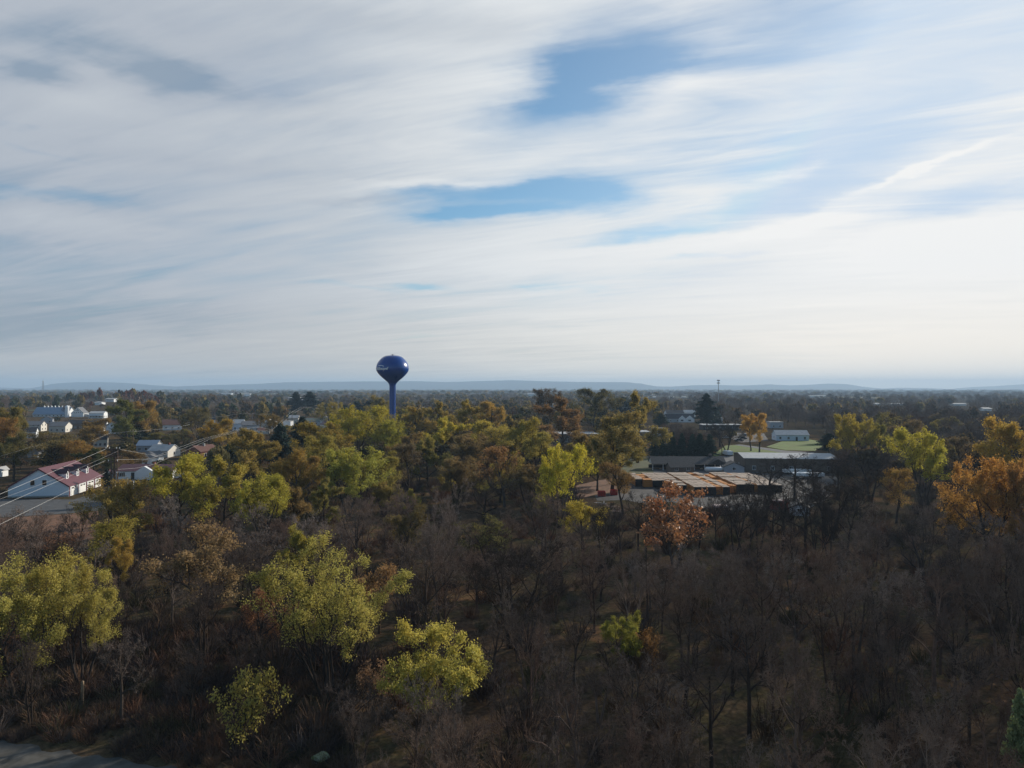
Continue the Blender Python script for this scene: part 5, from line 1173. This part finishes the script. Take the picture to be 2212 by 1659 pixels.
for i, (kd, px, tp, wd, bs) in enumerate((('bare2', 1378, 1062, 66, 1190), ('bare0', 1412, 1052, 60, 1170), ('bare4', 1545, 1058, 50, 1175), ('bare1', 1588, 1042, 84, 1200), ('bare5', 1640, 1030, 70, 1185), ('bare2', 1738, 1035, 110, 1205), ('bare3', 1765, 1062, 80, 1220), ('bare0', 1830, 1040, 90, 1200), ('bare1', 1300, 1085, 60, 1200), ('bare4', 1340, 1095, 56, 1215), ('bare5', 1610, 1070, 90, 1225), ('bare3', 1440, 1078, 60, 1195), ('bare0', 1508, 1085, 64, 1210), ('bare2', 1668, 1075, 70, 1210), ('bare4', 1715, 1062, 56, 1190), ('bare1', 1790, 1080, 80, 1215), ('bare0', 1660, 985, 70, 1080), ('bare2', 1715, 978, 76, 1086), ('bare4', 1760, 990, 60, 1072), ('bare5', 1810, 985, 80, 1080), ('bare1', 1640, 1045, 60, 1150))):
    seen_tree(kd, px, tp, wd, bs, None, 'leafless dark-limbed tree standing in front of the yard and timber rows', name='bare_tree', group='leafless trees in front of the yard', shield=.1, bark=(.075, .06, .052))

# ------------------------------------------------------------------ the wood and the thickets between
def free(x, y, r, gap=1.0):
    for cx, cy_, cr in CROWNS:
        if (cx - x) ** 2 + (cy_ - y) ** 2 < ((cr + r) * gap) ** 2: return False
    return True
def hides(x, y, h, wd, slack=0.0):
    px = CX + x / y * FL; hw = wd / 2 / y * FL * .85; top = HY + (EYE - h) / y * FL; bot = HY + EYE / y * FL
    for x0, y0, x1, y1, dd in PROT:
        if y < dd - 1 and px + hw > x0 + slack and px - hw < x1 - slack and top < y1 - 2 and bot > y0: return True
    return False
def in_box(px, py, boxes): return any(a <= px <= c and b <= py <= e for a, b, c, e in boxes)
KEEP_OFF = [(-200, 1072, 225, 1158), (1245, 1022, 1760, 1120), (1340, 985, 1660, 1022), (1590, 930, 1800, 1025), (1540, 955, 1760, 990), (590, 975, 745, 1010), (-200, 1600, 395, 1720), (20, 1030, 240, 1074)]
FOOT = []
for o in list(COL.objects):
    if o.parent is None and o.type == 'EMPTY' and o.get('category') in ('house', 'building', 'barn', 'shed', 'garage', 'church', 'silo', 'tank', 'water tower', 'timber pack', 'trailer', 'carport'):
        FOOT.append((o.location.x, o.location.y + 4))
def foot(x, y, r=8): return any(abs(a - x) < r and abs(b - y) < r for a, b in FOOT) or (gx(1165, y) < x < gx(1300, y) and 355 < y < 392)
BARE_BARK = [(.19, .142, .112), (.15, .115, .094), (.22, .17, .138), (.13, .098, .08), (.26, .21, .175), (.19, .127, .096), (.22, .152, .112)]
n_bare = n_leaf = 0
cand = []
rr = random.Random(5)
for _ in range(26000):
    d = math.sqrt(rr.uniform(26 ** 2, 215 ** 2)); px = rr.uniform(-330, 2540); cand.append((d, px))
cand.sort(key=lambda a: a[0] + rr.uniform(0, 150))
def region(px, py):
    if px > 1950: return 'grey-brown leafless tree in the dark wood near the right frame edge'
    if py > 1440 and px > 1050: return 'dark leafless tree in the deepest shade at the bottom right'
    if py > 1440: return 'leafless tree in the brown thicket along the bottom left track'
    if px < 560: return 'brown leafless tree in the thicket around the left yellow-green trees'
    if py > 1240: return 'grey leafless tree in the middle of the bare wood'
    if px > 1250: return 'dark leafless tree in the wood edge in front of the timber yard'
    return 'brown leafless tree in the wood below the water tower'
for d, px in cand:
    if n_bare >= 285: break
    py = HY + EYE * FL / d; x = gx(px, d)
    if in_box(px, py, KEEP_OFF) or foot(x, d, 7): continue
    if (px < 620 and d < 57) or d < 38: continue
    h = (rr.uniform(9, 15) if d > 95 else rr.uniform(8.5, 14)) * (1 if d > 60 else .8); kd = 'bare%d' % rr.randint(0, 5); wd = h * (rr.uniform(.42, .62) if d < 120 else rr.uniform(.55, .78))
    if px < 300 and d < 130: h *= .8; wd *= .85
    if not free(x, d, wd / 2, .84 if d < 115 else .68): continue
    if hides(x, d, h, wd):
        h = rr.uniform(4.5, 7.5); wd = h * .8
        if hides(x, d, h, wd): continue
    lb = region(px, py)
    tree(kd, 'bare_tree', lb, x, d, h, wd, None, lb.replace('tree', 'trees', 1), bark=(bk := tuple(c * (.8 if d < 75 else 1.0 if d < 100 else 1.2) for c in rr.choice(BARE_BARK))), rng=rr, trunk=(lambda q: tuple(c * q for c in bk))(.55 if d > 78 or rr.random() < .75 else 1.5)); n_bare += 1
# leafy trees scattered through town and beyond, between 190 and 420 m
cand = [(math.sqrt(rr.uniform(185 ** 2, 440 ** 2)), rr.uniform(-200, 2400)) for _ in range(5000)] + [(math.sqrt(rr.uniform(150 ** 2, 400 ** 2)), rr.uniform(600, 1340)) for _ in range(6000)]; rr.shuffle(cand)
for d, px in cand:
    if n_leaf >= 140: break
    py = HY + EYE * FL / d; x = gx(px, d)
    if in_box(px, py, KEEP_OFF) or foot(x, d, 8): continue
    h = rr.uniform(9, 17); wd = h * rr.uniform(.75, 1.0)
    if not free(x, d, wd / 2, .5): continue
    if hides(x, d, h, wd):
        h = rr.uniform(5, 8); wd = h * .85
        if hides(x, d, h, wd): continue
    if px < 740:
        c = rr.choice([OLV, (.15,.135,.05), (.12,.11,.05), (.26,.19,.06), DGR, (.18,.13,.06), (.24,.20,.06)]); lb = 'autumn tree filling a gap among the houses of the left town'
    elif px < 1440:
        c = rr.choice([(.26,.21,.06), OLV, (.30,.25,.06), (.17,.13,.06), (.32,.28,.06), (.22,.19,.06)]); lb = 'gold or olive tree in the crowded belt around the tower foot'
    else:
        c = rr.choice([(.13,.10,.06), (.16,.12,.06), (.10,.08,.055), (.2,.17,.05), (.12,.09,.06)]); lb = 'thin brown-leaved tree in the bare woods beyond the yard'
    kd = rr.choice(['leafy0', 'leafy1', 'leafy2', 'leafy4', 'sparse2']) if px < 1440 else rr.choice(['sparse0', 'sparse1', 'sparse2', 'sparse1'])
    tree(kd, 'autumn_tree', lb, x, d, h, wd, c, lb.replace('tree', 'trees', 1), rng=rr); n_leaf += 1

# ------------------------------------------------------------------ far woodland: one mass
def lod_leaf(seed, n):
    g = np.random.default_rng(seed); k_ = 9
    cc = g.normal(0, 1, (k_, 3)); cc = unit(cc) * g.uniform(.2, .62, (k_, 1)); cc[:, 2] = np.abs(cc[:, 2]) * .9
    i = g.integers(0, k_, n); v = unit(g.normal(0, 1, (n, 3))); v[:, 2] = np.where(v[:, 2] < -.5, -v[:, 2], v[:, 2]); c = cc[i] + v * g.uniform(.25, .42, n)[:, None]
    c[:, :2] *= .5; c[:, 2] = .42 + c[:, 2] * .52
    V, Q = leaves(c, np.full(n, {700: .085, 260: .13, 90: .21}[n]), g, .8)
    tr, tq = tubes(np.array([[[0, 0, 0], [.01, 0, .3], [0, 0, .62]]]), np.array([[.02, .015, .006]]), 4)
    return V, Q, tr, tq
def lod_bare(seed, n):
    g = np.random.default_rng(seed); az = g.uniform(0, 6.28, n); r_ = np.sqrt(g.random(n)) * .5; z = .38 + .6 * g.random(n) ** .7 * np.sqrt(1 - (r_ / .52) ** 2)
    p1 = np.stack([r_ * np.cos(az), r_ * np.sin(az), z], 1); p0 = p1 - unit(np.stack([np.cos(az) * r_ * 2, np.sin(az) * r_ * 2, np.full(n, .75)], 1) + g.normal(0, .35, (n, 3))) * g.uniform(.14, .3, n)[:, None]
    P = np.stack([p0, p1], 1); w_ = {700: .0034, 260: .006, 90: .012}[n]; V, Q = ribbons(P, np.tile([w_, w_ * .6], (n, 1)), g)
    m_ = 9; a2 = g.uniform(0, 6.28, m_); L3 = np.stack([np.stack([np.zeros(m_), np.zeros(m_), g.uniform(.15, .4, m_)], 1), np.stack([.14 * np.cos(a2), .14 * np.sin(a2), g.uniform(.45, .6, m_)], 1), np.stack([.32 * np.cos(a2), .32 * np.sin(a2), g.uniform(.7, .9, m_)], 1)], 1)
    tr, tq = join([tubes(np.array([[[0, 0, 0], [.01, 0, .3], [0, 0, .7]]]), np.array([[.02, .014, .006]]), 4), tubes(L3, np.tile([.01, .007, .003], (m_, 1)), 3)])
    return V, Q, tr, tq
LOD = {('l', n): [lod_leaf(200 + i, n) for i in range(4)] for n in (700, 260, 90)}
LOD.update({('b', n): [lod_bare(300 + i, n) for i in range(4)] for n in (700, 260, 90)})
def woodland():
    g = np.random.default_rng(21); acc = {'leaf': ([], [], [], 0), 'bark': ([], [], [], 0)}
    def push(key, V, Q, c):
        vs, qs, cs, n = acc[key]; vs.append(V); qs.append(Q + n); cs.append(c); acc[key] = (vs, qs, cs, n + len(V))
    N = 6800; dd = np.exp(g.uniform(math.log(215), math.log(8200), N)); px = g.uniform(-420, 2640, N)
    near = [c for c in CROWNS if c[1] > 190]; ncx = np.array([c[0] for c in near]); ncy = np.array([c[1] for c in near]); ncr = np.array([c[2] for c in near])
    left = [(.10, .10, .05), (.14, .125, .06), (.07, .08, .045), (.18, .12, .06), (.21, .165, .06), (.14, .10, .065), (.06, .08, .05)]
    mid = [(.18, .145, .065), (.23, .175, .06), (.13, .12, .06), (.09, .095, .05), (.25, .18, .06), (.14, .11, .065)]
    right = [(.12, .095, .075), (.14, .11, .08), (.105, .09, .072), (.16, .12, .07), (.19, .16, .065)]
    for i in range(N):
        d = float(dd[i]); p = float(px[i]); x = gx(p, d); py = HY + EYE * FL / d
        if in_box(p, py, KEEP_OFF) or (d < 700 and foot(x, d, 11)): continue
        far = d > 900
        wd = float(g.uniform(8, 13)) * (1 if not far else 1 + (d - 900) / 1500); h = float(g.uniform(9, 15) if d < 330 else g.uniform(11, 19))
        if d < 440 and len(near) and np.any((ncx - x) ** 2 + (ncy - d) ** 2 < ((ncr + wd / 2) * .55) ** 2): continue
        bare_p = .25 if p < 700 else (.3 if p < 1430 else .72)
        if 170 < p < 345 and 700 < d < 1150: pal = [(.17, .065, .04), (.14, .06, .04), (.12, .07, .045), (.08, .06, .04)]; bare_p = .12; h *= 1.25
        else: pal = left if p < 700 else mid if p < 1430 else right
        if hides(x, d, h, wd, 1.0):
            h *= .45; wd *= .7
            if hides(x, d, h, wd, 1.0): continue
        n = 700 if d < 520 else 260 if d < 1500 else 90
        bare = g.random() < bare_p
        V, Q, tr, tq = LOD[('b' if bare else 'l', n)][int(g.integers(0, 4))]
        a = float(g.uniform(0, 6.28)); ca, sa = math.cos(a), math.sin(a); z0 = float(ground_h(x, d)) - .2
        S = np.array([wd, wd, h])
        def tf(U):
            U = U * S; return np.stack([U[:, 0] * ca - U[:, 1] * sa + x, U[:, 0] * sa + U[:, 1] * ca + d, U[:, 2] + z0], 1)
        bc = np.array(BARE_BARK[int(g.integers(0, 7))]) * .95
        if bare: push('bark', tf(V), Q, np.tile(bc, (len(Q), 1)))
        else:
            c = np.array(pal[int(g.integers(0, len(pal)))]) * g.uniform(.8, 1.2)
            if g.random() < .10 and d < 1500: c = np.array((.26, .20, .06)) * g.uniform(.8, 1.15)
            jit = g.uniform(.75, 1.25, (len(Q), 1)); push('leaf', tf(V), Q, c[None] * jit)
        push('bark', tf(tr), tq, np.tile(bc * .8, (len(tq), 1)))
    vl, ql, cl, nl = acc['leaf']; vb, qb, cb, nb = acc['bark']
    V = np.concatenate(vl + vb); Q = np.concatenate([np.concatenate(ql), np.concatenate(qb) + nl]); Cc = np.concatenate(cl + cb)
    me = mesh_np('woodland', V, Q, None, M['wood_leaf'], {'tone': np.concatenate([g.random(sum(len(q) for q in ql)) * .7, np.zeros(sum(len(q) for q in qb))])}, Cc)
    me.materials.append(M['brush'])
    mi = np.zeros(len(Q), np.int32); mi[sum(len(q) for q in ql):] = 1; me.polygons.foreach_set('material_index', mi)
    tag(put('woodland', me), 'mixed autumn woodland fading into haze across the plain', None, None, 'stuff')
    return len(Q)
nw = woodland()

def on_road(x, y):
    s_ = (np.array([x, y]) - ROAD_AT) @ ROAD_N
    return -.5 < s_ < 15
def undergrowth():
    """saplings, briars and dead weeds under and between the trees"""
    g = np.random.default_rng(33); Vs, Qs, Cs, o = [], [], [], 0
    T = []
    for s in range(6):
        n = 110; az = g.uniform(0, 6.28, n); le = g.uniform(.4, 1.0, n); tl = g.uniform(.1, .9, n); p0 = np.stack([np.cos(az), np.sin(az), np.zeros(n)], 1) * g.uniform(0, .35, n)[:, None]
        p0[:, 2] = g.uniform(0, .35, n) * (s % 2)
        dirv = unit(np.stack([np.cos(az) * tl, np.sin(az) * tl, np.ones(n)], 1)); p1 = p0 + dirv * le[:, None] * .6; p2 = p1 + unit(dirv + g.normal(0, .35, (n, 3))) * le[:, None] * .45
        T.append(ribbons(np.stack([p0, p1, p2], 1), np.tile([.011, .009, .004], (n, 1)), g))
    pal = [(.12, .085, .065), (.14, .09, .06), (.10, .075, .068), (.19, .125, .08), (.10, .09, .05), (.20, .11, .07), (.14, .11, .095)]
    cnt = 0
    for _ in range(9000):
        if cnt >= 1800: break
        d = math.sqrt(g.uniform(24 ** 2, 205 ** 2)); p = g.uniform(-330, 2540); py = HY + EYE * FL / d; x = gx(p, d)
        if in_box(p, py, KEEP_OFF) or on_road(x, d): continue
        h = g.uniform(.8, 2.6) if g.random() < .8 else g.uniform(2.6, 4.5); wd = h * g.uniform(.7, 1.3)
        if hides(x, d, h, wd, 2): continue
        V, Q = T[int(g.integers(0, 6))]; a = g.uniform(0, 6.28); ca, sa = math.cos(a), math.sin(a); U = V * np.array([wd, wd, h])
        Vs.append(np.stack([U[:, 0] * ca - U[:, 1] * sa + x, U[:, 0] * sa + U[:, 1] * ca + d, U[:, 2] - .05], 1)); Qs.append(Q + o); o += len(V)
        c = np.array(pal[int(g.integers(0, 7))]) * g.uniform(.75, 1.25); Cs.append(np.tile(c, (len(Q), 1))); cnt += 1
    for _ in range(1700):
        d = math.sqrt(g.uniform(50 ** 2, 84 ** 2)); p = g.uniform(-250, 760); x = gx(p, d)
        if on_road(x, d): continue
        h = g.uniform(.5, 1.9); wd = h * g.uniform(.8, 1.5)
        if hides(x, d, h, wd, 2): continue
        V, Q = T[int(g.integers(0, 6))]; a = g.uniform(0, 6.28); ca, sa = math.cos(a), math.sin(a); U = V * np.array([wd, wd, h])
        Vs.append(np.stack([U[:, 0] * ca - U[:, 1] * sa + x, U[:, 0] * sa + U[:, 1] * ca + d, U[:, 2] - .05], 1)); Qs.append(Q + o); o += len(V)
        c = np.array(pal[int(g.integers(0, 7))]) * g.uniform(.6, 1.2); Cs.append(np.tile(c, (len(Q), 1)))
    tag(put('undergrowth', mesh_np('undergrowth', np.concatenate(Vs), np.concatenate(Qs), None, M['brush'], None, np.concatenate(Cs))), 'tangled brown briars and dead weeds under the trees', None, None, 'stuff')
undergrowth()
print('bare', n_bare, 'leaf', n_leaf, 'woodland faces', nw, 'objects', len(COL.objects))
